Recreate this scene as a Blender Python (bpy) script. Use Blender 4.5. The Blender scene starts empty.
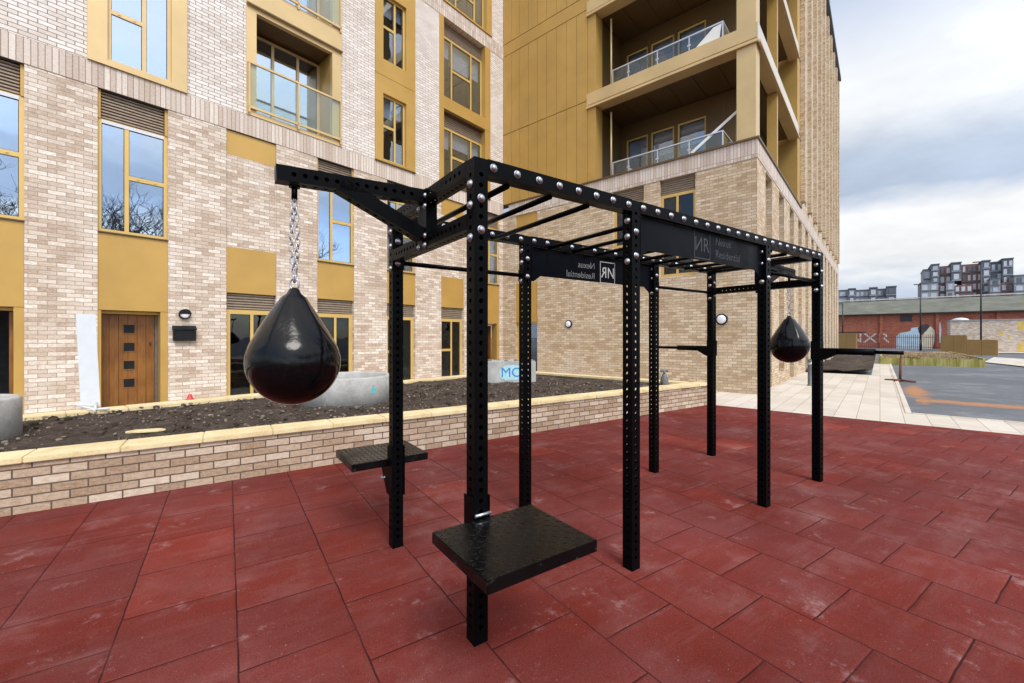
import bpy, bmesh, math, random
from mathutils import Vector, Matrix
random.seed(7)
SC = bpy.context.scene
COL = SC.collection
PI = math.pi
rad = math.radians
FPX, CX, CY, HC = 426.0, 512.0, 337.0, 1.46          # camera constants (pixels, metres)

def axes(A):
    return Vector((math.sin(A), math.cos(A), 0)), Vector((-math.cos(A), math.sin(A), 0))
A_TILE = math.atan(638/426.0)
A_BLD = math.atan(368/426.0)
A_RIG = rad(55.2)
u1, u2 = axes(A_TILE)
u3, u4 = axes(A_BLD)
g1, g2 = axes(A_RIG)

def ground_at(x, y, z=0.0):
    Z = (HC-z)*FPX/(y-CY)
    return Vector(((x-CX)/FPX*Z, Z, z))
def cd(v): return v.dot(u3), v.dot(u4)

# ------------------------------------------------------------------ materials
def new_mat(name):
    m = bpy.data.materials.new(name); m.use_nodes = True
    nt = m.node_tree
    b = nt.nodes['Principled BSDF']
    return m, nt, b
def N(nt, t, **kw):
    n = nt.nodes.new(t)
    for k, v in kw.items():
        if k.startswith('i_'):
            n.inputs[k[2:].replace('_', ' ')].default_value = v
        else: setattr(n, k, v)
    return n
def L(nt, a, b): nt.links.new(a, b)
def rgb(r, g, b): return (r, g, b, 1)
def ramp(nt, fac, stops, interp='LINEAR'):
    r = N(nt, 'ShaderNodeValToRGB'); r.color_ramp.interpolation = interp
    e = r.color_ramp.elements
    while len(e) < len(stops): e.new(0.5)
    for i, (p, c) in enumerate(stops):
        e[i].position = p; e[i].color = c if len(c) == 4 else (*c, 1)
    L(nt, fac, r.inputs['Fac'])
    return r
def mixc(nt, fac, a, b, mode='MIX'):
    m = N(nt, 'ShaderNodeMix', data_type='RGBA', blend_type=mode)
    for s, v in ((m.inputs[0], fac), (m.inputs[6], a), (m.inputs[7], b)):
        if hasattr(v, 'node'): L(nt, v, s)
        else: s.default_value = v
    return m.outputs[2]
def math_(nt, op, a, b=None, c=None, clamp=False):
    m = N(nt, 'ShaderNodeMath', operation=op, use_clamp=clamp)
    for i, v in enumerate((a, b, c)):
        if v is None: continue
        if hasattr(v, 'node'): L(nt, v, m.inputs[i])
        else: m.inputs[i].default_value = v
    return m.outputs[0]
def noise(nt, vec, scale, detail=4, rough=0.55, dim='3D'):
    n = N(nt, 'ShaderNodeTexNoise', noise_dimensions=dim)
    n.inputs['Scale'].default_value = scale; n.inputs['Detail'].default_value = detail
    n.inputs['Roughness'].default_value = rough
    if vec is not None: L(nt, vec, n.inputs['Vector'])
    return n.outputs['Fac']
def bump(nt, h, b, strength=0.3, dist=0.01):
    bp = N(nt, 'ShaderNodeBump'); bp.inputs['Strength'].default_value = strength
    bp.inputs['Distance'].default_value = dist
    L(nt, h, bp.inputs['Height']); L(nt, bp.outputs[0], b.inputs['Normal'])
def objco(nt): return N(nt, 'ShaderNodeTexCoord').outputs['Object']

def wall_uv(nt):
    """axis aligned box mapping in object space: (along wall, height, 0)"""
    tc = N(nt, 'ShaderNodeTexCoord')
    sp = N(nt, 'ShaderNodeSeparateXYZ'); L(nt, tc.outputs['Object'], sp.inputs[0])
    sn = N(nt, 'ShaderNodeSeparateXYZ'); L(nt, tc.outputs['Normal'], sn.inputs[0])
    ax = math_(nt, 'GREATER_THAN', math_(nt, 'ABSOLUTE', sn.outputs[0]), 0.6)
    az = math_(nt, 'GREATER_THAN', math_(nt, 'ABSOLUTE', sn.outputs[2]), 0.6)
    u = N(nt, 'ShaderNodeMix', data_type='FLOAT')
    L(nt, ax, u.inputs[0]); L(nt, sp.outputs[0], u.inputs[2]); L(nt, sp.outputs[1], u.inputs[3])
    v = N(nt, 'ShaderNodeMix', data_type='FLOAT')
    L(nt, az, v.inputs[0]); L(nt, sp.outputs[2], v.inputs[2]); L(nt, sp.outputs[1], v.inputs[3])
    cb = N(nt, 'ShaderNodeCombineXYZ'); L(nt, u.outputs[0], cb.inputs[0]); L(nt, v.outputs[0], cb.inputs[1])
    return cb.outputs[0], tc.outputs['Object']

def brick_mat(name, stops, mortar, bw=0.225, rh=0.075, off=0.5, msize=0.005, soldier=False, shift=(0, 0, 0), patch=None, bstr=0.5, rnd=.72):
    m, nt, b = new_mat(name)
    uv, ob = wall_uv(nt)
    mp = N(nt, 'ShaderNodeMapping'); mp.inputs['Location'].default_value = shift
    L(nt, uv, mp.inputs[0])
    # slight wobble so that courses are not ruler straight
    wob = noise(nt, uv, 9.0, 2)
    va = N(nt, 'ShaderNodeVectorMath', operation='MULTIPLY_ADD')
    cw = N(nt, 'ShaderNodeCombineXYZ'); L(nt, wob, cw.inputs[0]); L(nt, wob, cw.inputs[1])
    L(nt, cw.outputs[0], va.inputs[0]); va.inputs[1].default_value = (0.006, 0.005, 0); L(nt, mp.outputs[0], va.inputs[2])
    br = N(nt, 'ShaderNodeTexBrick', offset=off, offset_frequency=2, squash=1.0)
    for k, v in (('Color1', rgb(0, 0, 0)), ('Color2', rgb(1, 1, 1)), ('Mortar', rgb(.5, .5, .5)), ('Scale', 1.0), ('Mortar Size', msize),
                 ('Mortar Smooth', 0.15), ('Bias', 0.0), ('Brick Width', bw), ('Row Height', rh)):
        br.inputs[k].default_value = v
    L(nt, va.outputs[0], br.inputs['Vector'])
    n1 = noise(nt, ob, 30, 6, 0.75)
    n2 = noise(nt, ob, 0.55, 3)
    n3 = noise(nt, ob, 70, 3, 0.7)
    mpn = N(nt, 'ShaderNodeMapping'); mpn.inputs['Scale'].default_value = (1, 2.6, 1); L(nt, uv, mpn.inputs[0])
    n4 = noise(nt, mpn.outputs[0], 17, 8, 0.85)
    f = math_(nt, 'MULTIPLY_ADD', math_(nt, 'SUBTRACT', br.outputs['Color'], 0.5), rnd, 0.5)
    f = math_(nt, 'MULTIPLY_ADD', math_(nt, 'SUBTRACT', n4, 0.5), 2.2, f)
    f = math_(nt, 'MULTIPLY_ADD', math_(nt, 'SUBTRACT', n2, 0.5), 0.22, f, clamp=True)
    cr = ramp(nt, f, stops)
    c = mixc(nt, math_(nt, 'MULTIPLY', math_(nt, 'SUBTRACT', n3, 0.35), 0.5, clamp=True), cr.outputs[0], rgb(*[min(1, x*1.25) for x in stops[-1][1][:3]]))
    if patch:
        pn = ramp(nt, noise(nt, ob, 1.1, 4, 0.6), [(0.5, (0, 0, 0)), (0.68, (1, 1, 1))])
        c = mixc(nt, math_(nt, 'MULTIPLY', pn.outputs[0], 0.45), c, rgb(*patch))
    mo = mixc(nt, math_(nt, 'MULTIPLY', n1, 0.8), rgb(*mortar), rgb(*[x*0.72 for x in mortar]))
    c = mixc(nt, br.outputs['Fac'], c, mo)
    L(nt, c, b.inputs['Base Color'])
    b.inputs['Roughness'].default_value = 0.9
    b.inputs['Specular IOR Level'].default_value = 0.25
    hgt = math_(nt, 'MULTIPLY_ADD', n3, 0.35, math_(nt, 'SUBTRACT', 1.0, br.outputs['Fac']))
    bump(nt, hgt, b, bstr, 0.006)
    return m

MAT = {}
st_low = [(0.0, (.25, .155, .10)), (0.22, (.40, .285, .20)), (0.5, (.52, .41, .315)), (0.72, (.63, .53, .435)), (0.97, (.84, .785, .72))]
MAT['brick'] = brick_mat('buff_brick', st_low, (.36, .285, .225), patch=(.74, .675, .61), rnd=.6)
st_up = [(0.0, (.42, .335, .275)), (0.3, (.58, .51, .45)), (0.65, (.69, .63, .575)), (1.0, (.82, .78, .735))]
MAT['brick_up'] = brick_mat('pale_brick', st_up, (.29, .215, .165), msize=.0065, patch=(.80, .765, .73), rnd=.5)
MAT['soldier'] = brick_mat('soldier_brick', [(0.0, (.33, .235, .175)), (0.3, (.48, .385, .315)), (0.7, (.59, .505, .435)), (1.0, (.74, .67, .60))], (.30, .225, .17), bw=0.083, rh=0.4501, off=0.0, msize=.006, shift=(0, -.27, 0), rnd=.6)
st_pl = [(0.0, (.23, .14, .08)), (0.3, (.35, .24, .155)), (0.6, (.45, .34, .245)), (1.0, (.62, .51, .40))]
MAT['brick_planter'] = brick_mat('planter_brick', st_pl, (.13, .092, .064), msize=.006, bstr=0.8)
st_wing = [(0.0, (.20, .115, .055)), (0.25, (.36, .24, .13)), (0.5, (.48, .355, .225)), (0.75, (.59, .465, .325)), (0.98, (.80, .71, .575))]
MAT['brick_wing'] = brick_mat('wing_brick', st_wing, (.33, .245, .165), msize=.006, patch=(.66, .57, .47), rnd=.5)
st_red = [(0.0, (.19, .05, .03)), (0.5, (.29, .085, .05)), (1.0, (.38, .13, .08))]
MAT['brick_red'] = brick_mat('red_brick', st_red, (.27, .12, .085), patch=(.33, .14, .10))

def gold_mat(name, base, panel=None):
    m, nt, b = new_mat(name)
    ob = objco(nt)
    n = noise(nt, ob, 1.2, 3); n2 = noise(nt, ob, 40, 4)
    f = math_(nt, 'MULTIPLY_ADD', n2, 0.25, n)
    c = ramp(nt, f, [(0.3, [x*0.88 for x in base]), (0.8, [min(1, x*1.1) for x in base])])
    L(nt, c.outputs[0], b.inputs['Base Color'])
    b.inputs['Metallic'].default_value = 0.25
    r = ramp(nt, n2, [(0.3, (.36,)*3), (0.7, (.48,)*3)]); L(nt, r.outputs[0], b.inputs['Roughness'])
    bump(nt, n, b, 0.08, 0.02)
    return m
MAT['gold'] = gold_mat('gold_metal', (.465, .282, .073))
MAT['gold_frame'] = gold_mat('gold_frame', (.58, .39, .125))
MAT['gold_pale'] = gold_mat('pale_gold_metal', (.56, .40, .19))
MAT['gold_dark'] = gold_mat('dark_shaded_gold', (.115, .066, .020))  # darker gold for trim; balcony soffits and recesses have shade painted in
MAT['slab_edge'] = gold_mat('pale_edge_metal', (.58, .52, .44))

def plain(name, base, rough=0.6, metal=0.0, var=0.25, scale=8, bs=0.15, spec=0.5):
    m, nt, b = new_mat(name)
    ob = objco(nt)
    n = noise(nt, ob, scale, 6, 0.65); n2 = noise(nt, ob, scale*9, 3)
    f = math_(nt, 'MULTIPLY_ADD', math_(nt, 'SUBTRACT', n2, .5), 0.4, n)
    c = ramp(nt, f, [(0.25, [x*(1-var) for x in base]), (0.75, [min(1, x*(1+var)) for x in base])])
    L(nt, c.outputs[0], b.inputs['Base Color'])
    b.inputs['Roughness'].default_value = rough; b.inputs['Metallic'].default_value = metal
    b.inputs['Specular IOR Level'].default_value = spec
    if bs: bump(nt, f, b, bs, 0.01)
    return m
MAT['louvre'] = plain('louvre_metal', (.31, .24, .175), 0.6, 0.1)
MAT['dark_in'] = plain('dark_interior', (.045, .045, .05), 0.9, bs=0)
MAT['floor_in'] = plain('interior_floor', (.10, .09, .08), 0.9, bs=0)
MAT['white'] = plain('white_plastic', (.58, .60, .62), 0.45, var=0.06, bs=0.03)
MAT['blind'] = plain('blind_fabric', (.74, .74, .70), 0.9, var=0.05, bs=0.03)
MAT['black_plastic'] = plain('black_plastic', (.010, .0105, .012), 0.45, var=0.3, spec=.2)
MAT['lamp_glass'] = plain('lamp_diffuser', (.74, .74, .78), 0.25, var=0.04, bs=0)
MAT['concrete'] = plain('precast_concrete', (.37, .36, .335), 0.9, var=0.28, scale=5, bs=0.4)
MAT['stone'] = plain('stone_rubble', (.17, .135, .105), 0.9, var=0.5, scale=3, bs=0.4)
MAT['steel'] = plain('stainless_steel', (.62, .63, .65), 0.28, 0.9, var=0.1, bs=0)
MAT['zinc'] = plain('zinc_bolt', (.40, .405, .42), 0.36, 0.9, var=0.2, scale=40, bs=0)
MAT['chain'] = plain('galvanised_chain', (.44, .44, .45), 0.35, 0.85, var=0.15, scale=30, bs=0)
def timber():
    m, nt, b = new_mat('green_timber')
    mp = N(nt, 'ShaderNodeMapping'); mp.inputs['Scale'].default_value = (1, 1, .12); L(nt, objco(nt), mp.inputs[0])
    c = ramp(nt, noise(nt, mp.outputs[0], 2.4, 6, .7), [(.3, (.10, .10, .02)), (.45, (.26, .24, .05)), (.58, (.42, .37, .14)), (.72, (.50, .47, .30))])
    L(nt, c.outputs[0], b.inputs['Base Color']); b.inputs['Roughness'].default_value = .9
    return m
MAT['timber_edge'] = timber()
MAT['hoard'] = plain('hoarding_board', (.36, .215, .075), 0.8, var=0.12, scale=1.0)
MAT['rust'] = plain('rusty_steel', (.14, .05, .035), 0.8, var=0.4)
MAT['dark_metal'] = plain('dark_metal', (.02, .02, .022), 0.5, var=0.3)
MAT['grey_clad'] = plain('grey_cladding', (.12, .125, .145), 0.7, var=0.2, scale=.3, bs=0)
MAT['grey_clad2'] = plain('pale_cladding', (.30, .31, .33), 0.7, var=0.2, scale=.3, bs=0)
MAT['far_win'] = plain('far_window', (.36, .40, .45), 0.3, var=0.25, scale=.4, bs=0)
MAT['far_win_b'] = plain('far_window_bright', (.48, .50, .53), 0.5, var=0.15, scale=.4, bs=0)
MAT['far_win_d'] = plain('far_window_dark', (.10, .11, .13), 0.3, var=0.3, scale=.4, bs=0)
MAT['far_red'] = plain('far_brick', (.20, .10, .085), 0.9, var=0.25, scale=.5, bs=0)
MAT['bark'] = plain('bark', (.12, .10, .085), 0.9, var=0.3)
MAT['leaf_gap'] = plain('twig', (.12, .085, .06), 0.9, var=0.3)
MAT['cyan'] = plain('cyan_spray', (.10, .44, .44), 0.7, var=0.25, scale=30, bs=0)
MAT['blue_paint'] = plain('blue_lettering', (.02, .22, .50), 0.6, var=0.2, scale=30, bs=0)
MAT['cyan_pale'] = plain('pale_cyan_spray', (.38, .58, .64), 0.8, var=0.2, scale=30, bs=0)
MAT['letter'] = plain('cutout_light_letter', (.42, .42, .40), 0.45, var=0.12, scale=60, bs=0)  # pale tone paints in the light showing through cut-out letters
MAT['letter_thin'] = plain('thin_letter', (.17, .17, .165), 0.5, var=0.2, scale=60, bs=0)
MAT['letter_dim'] = plain('dim_letter', (.024, .024, .027), 0.5, var=0.4, scale=60, bs=0)
MAT['graf_blue'] = plain('graffiti_blue', (.40, .52, .60), 0.9, var=0.3, scale=2, bs=0)
MAT['graf_white'] = plain('graffiti_white', (.52, .48, .47), 0.9, var=0.3, scale=2, bs=0)
MAT['graf_black'] = plain('graffiti_black', (.05, .045, .05), 0.9, var=0.3, scale=2, bs=0)
MAT['graf_cream'] = plain('graffiti_cream', (.60, .54, .40), 0.9, var=0.2, scale=2, bs=0)
MAT['graf_yellow'] = plain('graffiti_yellow', (.62, .44, .12), 0.9, var=0.3, scale=2, bs=0)
MAT['red_plastic'] = plain('red_plastic', (.45, .04, .04), 0.5, var=0.2)
MAT['grey_item'] = plain('grey_iron', (.13, .135, .14), 0.55, 0.3, var=0.35)

# powder coated black steel, with pale scuffs and dust
def black_coat(name, rough=0.32, scuff=0.5, base=(.0022, .0023, .0027), spec=.055, lo=.57, lo2=.58):
    m, nt, b = new_mat(name)
    ob = objco(nt)
    n = noise(nt, ob, 9, 8, 0.75); n2 = noise(nt, ob, 160, 4, 0.7)
    s = ramp(nt, n, [(lo, (0, 0, 0)), (lo+.18, (1, 1, 1))])
    s2 = ramp(nt, n2, [(lo2, (0, 0, 0)), (lo2+.12, (1, 1, 1))])
    f = math_(nt, 'MULTIPLY', math_(nt, 'MULTIPLY', s.outputs[0], s2.outputs[0]), scuff)
    L(nt, mixc(nt, f, rgb(*base), rgb(.20, .19, .20)), b.inputs['Base Color'])
    r = ramp(nt, noise(nt, ob, 6, 5), [(0.3, (rough-.06,)*3), (0.75, (rough+.16,)*3)])
    L(nt, r.outputs[0], b.inputs['Roughness']); b.inputs['Specular IOR Level'].default_value = spec
    bump(nt, noise(nt, ob, 420, 2), b, 0.07, 0.002)
    return m
MAT['coat'] = black_coat('black_powder_coat')
MAT['coat_plate'] = black_coat('scuffed_tread_plate', 0.25, 0.7, spec=.25)
MAT['coat_edge'] = black_coat('worn_plate_edge', 0.3, 1.3, spec=.2, lo=.55, lo2=.50)
MAT['panel_coat'] = black_coat('black_panel_coat', 0.36, 0.2, (.0022, .0026, .0045), spec=.07)

def bag_mat():
    m, nt, b = new_mat('black_vinyl')
    ob = objco(nt)
    n = noise(nt, ob, 7, 5, 0.6); n2 = noise(nt, ob, 60, 4)
    c = ramp(nt, n2, [(0.35, (.002, .002, .0023)), (0.75, (.0045, .0045, .005))]); L(nt, c.outputs[0], b.inputs['Base Color'])
    r = ramp(nt, n, [(0.3, (.09,)*3), (0.75, (.17,)*3)]); L(nt, r.outputs[0], b.inputs['Roughness'])
    b.inputs['Specular IOR Level'].default_value = .20
    bump(nt, n, b, 0.12, 0.02)
    return m
MAT['vinyl'] = bag_mat()

def glass_mat(name, refl, tint, gcol):
    m = bpy.data.materials.new(name); m.use_nodes = True; nt = m.node_tree
    nt.nodes.clear()
    out = N(nt, 'ShaderNodeOutputMaterial')
    tr = N(nt, 'ShaderNodeBsdfTransparent'); tr.inputs[0].default_value = rgb(*tint)
    gl = N(nt, 'ShaderNodeBsdfGlossy'); gl.inputs[0].default_value = rgb(*gcol); gl.inputs['Roughness'].default_value = 0.012
    nz = noise(nt, objco(nt), 1.3, 2)
    bp = N(nt, 'ShaderNodeBump'); bp.inputs['Strength'].default_value = 0.06; bp.inputs['Distance'].default_value = 0.05
    L(nt, nz, bp.inputs['Height']); L(nt, bp.outputs[0], gl.inputs['Normal'])
    lw = N(nt, 'ShaderNodeLayerWeight'); lw.inputs['Blend'].default_value = 0.5
    fac = math_(nt, 'MULTIPLY_ADD', math_(nt, 'POWER', lw.outputs['Facing'], 4.0), (1-refl)*.9, refl, clamp=True)
    mx = N(nt, 'ShaderNodeMixShader'); L(nt, fac, mx.inputs[0]); L(nt, tr.outputs[0], mx.inputs[1]); L(nt, gl.outputs[0], mx.inputs[2])
    L(nt, mx.outputs[0], out.inputs[0])
    return m
MAT['glass'] = glass_mat('window_glass', 0.16, (.74, .78, .84), (.86, .93, 1.0))
MAT['glass_blue'] = glass_mat('coated_glass', 0.46, (.6, .66, .74), (.74, .85, .97))
MAT['glass_dark'] = glass_mat('dim_glass', 0.05, (.5, .55, .6), (.8, .85, .9))
MAT['glass_rail'] = glass_mat('balustrade_glass', 0.05, (.88, .93, .92), (.9, .95, 1.0))

def wood_mat():
    m, nt, b = new_mat('varnished_wood')
    ob = objco(nt)
    mp = N(nt, 'ShaderNodeMapping'); mp.inputs['Scale'].default_value = (1, 1, 0.08); L(nt, ob, mp.inputs[0])
    n = noise(nt, mp.outputs[0], 38, 6, 0.7); n2 = noise(nt, ob, 2.5, 3)
    f = math_(nt, 'MULTIPLY_ADD', n2, 0.6, math_(nt, 'MULTIPLY', n, 0.7))
    c = ramp(nt, f, [(0.4, (.095, .030, .004)), (0.65, (.205, .078, .011)), (0.9, (.30, .13, .027))]); L(nt, c.outputs[0], b.inputs['Base Color'])
    b.inputs['Roughness'].default_value = 0.4
    bump(nt, n, b, 0.15, 0.003)
    return m
MAT['wood'] = wood_mat()

def coping_mat():
    m, nt, b = new_mat('cream_coping_stone')
    ob = objco(nt)
    n = noise(nt, ob, 3.5, 6, 0.7); n2 = noise(nt, ob, 60, 3)
    f = math_(nt, 'MULTIPLY_ADD', math_(nt, 'SUBTRACT', n2, .5), 0.35, n)
    c = ramp(nt, f, [(0.28, (.50, .375, .19)), (0.5, (.66, .525, .29)), (0.75, (.74, .625, .40))]); L(nt, c.outputs[0], b.inputs['Base Color'])
    b.inputs['Roughness'].default_value = 0.85
    bump(nt, n2, b, 0.15, 0.004)
    return m
MAT['coping'] = coping_mat()

def soil_mat():
    m, nt, b = new_mat('dark_soil')
    ob = objco(nt)
    n = noise(nt, ob, 4, 8, 0.75); n2 = noise(nt, ob, 26, 6, 0.75)
    f = math_(nt, 'ADD', math_(nt, 'MULTIPLY', n, 0.5), math_(nt, 'MULTIPLY', n2, 0.5))
    c = ramp(nt, f, [(0.30, (.020, .014, .010)), (0.48, (.060, .043, .032)), (0.60, (.11, .084, .064)), (0.74, (.24, .20, .16))]); L(nt, c.outputs[0], b.inputs['Base Color'])
    b.inputs['Roughness'].default_value = 0.95; b.inputs['Specular IOR Level'].default_value = 0.2
    bump(nt, n2, b, 0.9, 0.04)
    return m
MAT['soil'] = soil_mat()

def rubber_mat():
    m, nt, b = new_mat('red_rubber_tiles')
    tc = objco(nt)
    sp = N(nt, 'ShaderNodeSeparateXYZ'); L(nt, tc, sp.inputs[0])      # object x = along rows (a), y = across (b)
    cb = N(nt, 'ShaderNodeCombineXYZ')
    wob = noise(nt, tc, 5.0, 2)
    wv = math_(nt, 'MULTIPLY', math_(nt, 'SUBTRACT', wob, .5), 0.012)
    L(nt, math_(nt, 'ADD', math_(nt, 'ADD', sp.outputs[1], 0.0225), wv), cb.inputs[0])
    L(nt, math_(nt, 'ADD', math_(nt, 'SUBTRACT', sp.outputs[0], 0.04), wv), cb.inputs[1])
    def bk(ms, sm):
        br = N(nt, 'ShaderNodeTexBrick', offset=0.5, offset_frequency=2)
        for k, v in (('Color1', rgb(0, 0, 0)), ('Color2', rgb(1, 1, 1)), ('Mortar', rgb(.5, .5, .5)), ('Scale', 1.0), ('Mortar Size', ms),
                     ('Mortar Smooth', sm), ('Bias', 0.0), ('Brick Width', .4925), ('Row Height', .4925)):
            br.inputs[k].default_value = v
        L(nt, cb.outputs[0], br.inputs['Vector']); return br
    br = bk(0.0048, 0.3); br2 = bk(0.020, 1.0)
    grain = noise(nt, tc, 330, 3, 0.7); gr2 = noise(nt, tc, 120, 4, 0.7)
    base = ramp(nt, br.outputs['Color'], [(0.0, (.133, .0190, .0130)), (0.45, (.147, .0212, .0142)), (0.9, (.162, .0240, .0160)), (0.99, (.205, .029, .018))])
    big = noise(nt, tc, 0.75, 6, .62)
    dk = ramp(nt, noise(nt, tc, .42, 4, .6), [(.38, (.70,)*3), (.62, (1.06,)*3)])
    c = mixc(nt, math_(nt, 'MULTIPLY', ramp(nt, big, [(.40, (0, 0, 0)), (.66, (1, 1, 1))]).outputs[0], .50), mixc(nt, 1.0, base.outputs[0], dk.outputs[0], 'MULTIPLY'), rgb(.150, .050, .048))
    g = ramp(nt, grain, [(0.30, (.30,)*3), (0.5, (1.0,)*3), (0.70, (2.0,)*3)])
    c = mixc(nt, 0.75, c, g.outputs[0], 'MULTIPLY')
    # pale scuffs: streaks along the rows and cloudy dust marks
    mp = N(nt, 'ShaderNodeMapping'); mp.inputs['Scale'].default_value = (0.9, 5.5, 1); mp.inputs['Rotation'].default_value = (0, 0, rad(-5)); L(nt, tc, mp.inputs[0])
    st = ramp(nt, noise(nt, mp.outputs[0], 1.6, 8, 0.72), [(0.50, (0, 0, 0)), (0.80, (1, 1, 1))])
    du = ramp(nt, noise(nt, tc, 2.1, 9, 0.68), [(0.50, (0, 0, 0)), (0.74, (1, 1, 1))])
    du2 = ramp(nt, noise(nt, tc, 0.9, 3, 0.6), [(0.38, (.12,)*3), (0.6, (1, 1, 1))])
    sk = ramp(nt, noise(nt, tc, 3.2, 10, 0.74), [(0.59, (0, 0, 0)), (0.71, (1, 1, 1))])
    f = math_(nt, 'ADD', math_(nt, 'MULTIPLY', st.outputs[0], .38), math_(nt, 'MULTIPLY', du.outputs[0], .55))
    f = math_(nt, 'ADD', math_(nt, 'MULTIPLY', f, du2.outputs[0]), math_(nt, 'MULTIPLY', sk.outputs[0], .95))
    f = math_(nt, 'MULTIPLY', f, math_(nt, 'MULTIPLY_ADD', gr2, 1.2, .15), clamp=True)
    c = mixc(nt, math_(nt, 'MULTIPLY', f, .62), c, rgb(.40, .255, .245))
    spk = ramp(nt, noise(nt, tc, 95, 2, .5), [(.735, (0, 0, 0)), (.76, (1, 1, 1))])
    c = mixc(nt, math_(nt, 'MULTIPLY', spk.outputs[0], .55), c, rgb(.45, .33, .30))
    # the joints
    c = mixc(nt, math_(nt, 'MULTIPLY', br.outputs['Fac'], ramp(nt, noise(nt, tc, 1.7, 5, .7), [(.34, (.55,)*3), (.54, (1,)*3)]).outputs[0]), c, rgb(.036, .0085, .0075))
    L(nt, c, b.inputs['Base Color'])
    b.inputs['Roughness'].default_value = 0.85; b.inputs['Specular IOR Level'].default_value = 0.12
    h = math_(nt, 'MULTIPLY_ADD', grain, 0.22, math_(nt, 'SUBTRACT', 1.0, br2.outputs['Fac']))
    bump(nt, h, b, 0.5, 0.006)
    return m
MAT['rubber'] = rubber_mat()

def slab_mat():
    m, nt, b = new_mat('buff_paving')
    tc = objco(nt)
    br = N(nt, 'ShaderNodeTexBrick', offset=0.35, offset_frequency=2)
    for k, v in (('Color1', rgb(0, 0, 0)), ('Color2', rgb(1, 1, 1)), ('Mortar', rgb(.5, .5, .5)), ('Scale', 1.0), ('Mortar Size', .004),
                 ('Mortar Smooth', .2), ('Bias', 0.0), ('Brick Width', 1.25), ('Row Height', .325)):
        br.inputs[k].default_value = v
    L(nt, tc, br.inputs['Vector'])
    n = noise(nt, tc, 1.4, 6, 0.65); n2 = noise(nt, tc, 60, 3)
    f = math_(nt, 'MULTIPLY_ADD', math_(nt, 'SUBTRACT', n, .5), .8, math_(nt, 'MULTIPLY_ADD', br.outputs['Color'], .35, .3))
    c = ramp(nt, f, [(.15, (.45, .385, .31)), (.5, (.57, .505, .42)), (.85, (.65, .60, .52))])
    cc = mixc(nt, math_(nt, 'MULTIPLY', n2, .25), c.outputs[0], rgb(.4, .35, .29))
    cc = mixc(nt, br.outputs['Fac'], cc, rgb(.16, .13, .10))
    L(nt, cc, b.inputs['Base Color']); b.inputs['Roughness'].default_value = .85
    bump(nt, math_(nt, 'SUBTRACT', 1.0, br.outputs['Fac']), b, .4, .005)
    return m
MAT['slabs'] = slab_mat()

def asphalt_mat():
    m, nt, b = new_mat('asphalt')
    tc = objco(nt)
    n = noise(nt, tc, .35, 6, .65); n2 = noise(nt, tc, 45, 4, .7); n3 = noise(nt, tc, 1.5, 6, .7)
    f = math_(nt, 'ADD', math_(nt, 'MULTIPLY', n, .5), math_(nt, 'MULTIPLY', n3, .5))
    c = ramp(nt, f, [(.34, (.050, .055, .062)), (.50, (.092, .10, .112)), (.62, (.20, .205, .21))])
    cc = mixc(nt, math_(nt, 'MULTIPLY', n2, .3), c.outputs[0], rgb(.14, .14, .14))
    # orange sand spilled on the tarmac in a band along the kerb and across the yard
    sp = N(nt, 'ShaderNodeSeparateXYZ'); L(nt, tc, sp.inputs[0])
    def band(axis, pos, w):
        d = math_(nt, 'ABSOLUTE', math_(nt, 'SUBTRACT', sp.outputs[axis], pos))
        return math_(nt, 'SUBTRACT', 1.0, math_(nt, 'DIVIDE', d, w), clamp=True)
    wn = math_(nt, 'MULTIPLY', math_(nt, 'SUBTRACT', n3, .5), 1.0)
    b1 = math_(nt, 'MULTIPLY', band(1, SAND[1], 0.42), band(0, SAND[0]+2.0, 4.2))
    b2 = math_(nt, 'MULTIPLY', band(0, SAND[0], 0.62), math_(nt, 'LESS_THAN', sp.outputs[1], SAND[1]+.1))
    bb = math_(nt, 'MAXIMUM', b1, b2)
    bf = ramp(nt, math_(nt, 'MULTIPLY_ADD', math_(nt, 'SUBTRACT', noise(nt, tc, 2.2, 8, .75), .5), 2.6, math_(nt, 'MULTIPLY', bb, 1.25)), [(.34, (0, 0, 0)), (.95, (1, 1, 1))])
    cc = mixc(nt, math_(nt, 'MULTIPLY', math_(nt, 'MULTIPLY', bf.outputs[0], math_(nt, 'GREATER_THAN', bb, .02)), .8), cc, rgb(.42, .17, .04))
    L(nt, cc, b.inputs['Base Color'])
    r = ramp(nt, f, [(.3, (.5,)*3), (.7, (.9,)*3)]); L(nt, r.outputs[0], b.inputs['Roughness'])
    bump(nt, n2, b, .3, .006)
    return m
SAND = (13.8, -.74)
MAT['asphalt'] = asphalt_mat()

def grass_mat():
    m, nt, b = new_mat('dry_grass')
    tc = objco(nt)
    c = ramp(nt, noise(nt, tc, 1.5, 6, .7), [(.3, (.14, .10, .045)), (.55, (.28, .205, .12)), (.75, (.38, .29, .19))])
    L(nt, c.outputs[0], b.inputs['Base Color']); b.inputs['Roughness'].default_value = .95
    return m
MAT['grass'] = grass_mat()

def roof_mat():
    m, nt, b = new_mat('mossy_sheet_roof')
    tc = objco(nt)
    n = noise(nt, tc, .6, 6, .7); 
    c = ramp(nt, n, [(.3, (.085, .085, .06)), (.6, (.15, .152, .115)), (.8, (.23, .23, .19))])
    w = N(nt, 'ShaderNodeTexWave', wave_type='BANDS', bands_direction='Y'); w.inputs['Scale'].default_value = 1.6; L(nt, tc, w.inputs[0])
    cc = mixc(nt, math_(nt, 'MULTIPLY', w.outputs['Fac'], .35), c.outputs[0], rgb(.10, .10, .08))
    L(nt, cc, b.inputs['Base Color']); b.inputs['Roughness'].default_value = .9
    return m
MAT['roof'] = roof_mat()

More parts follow.
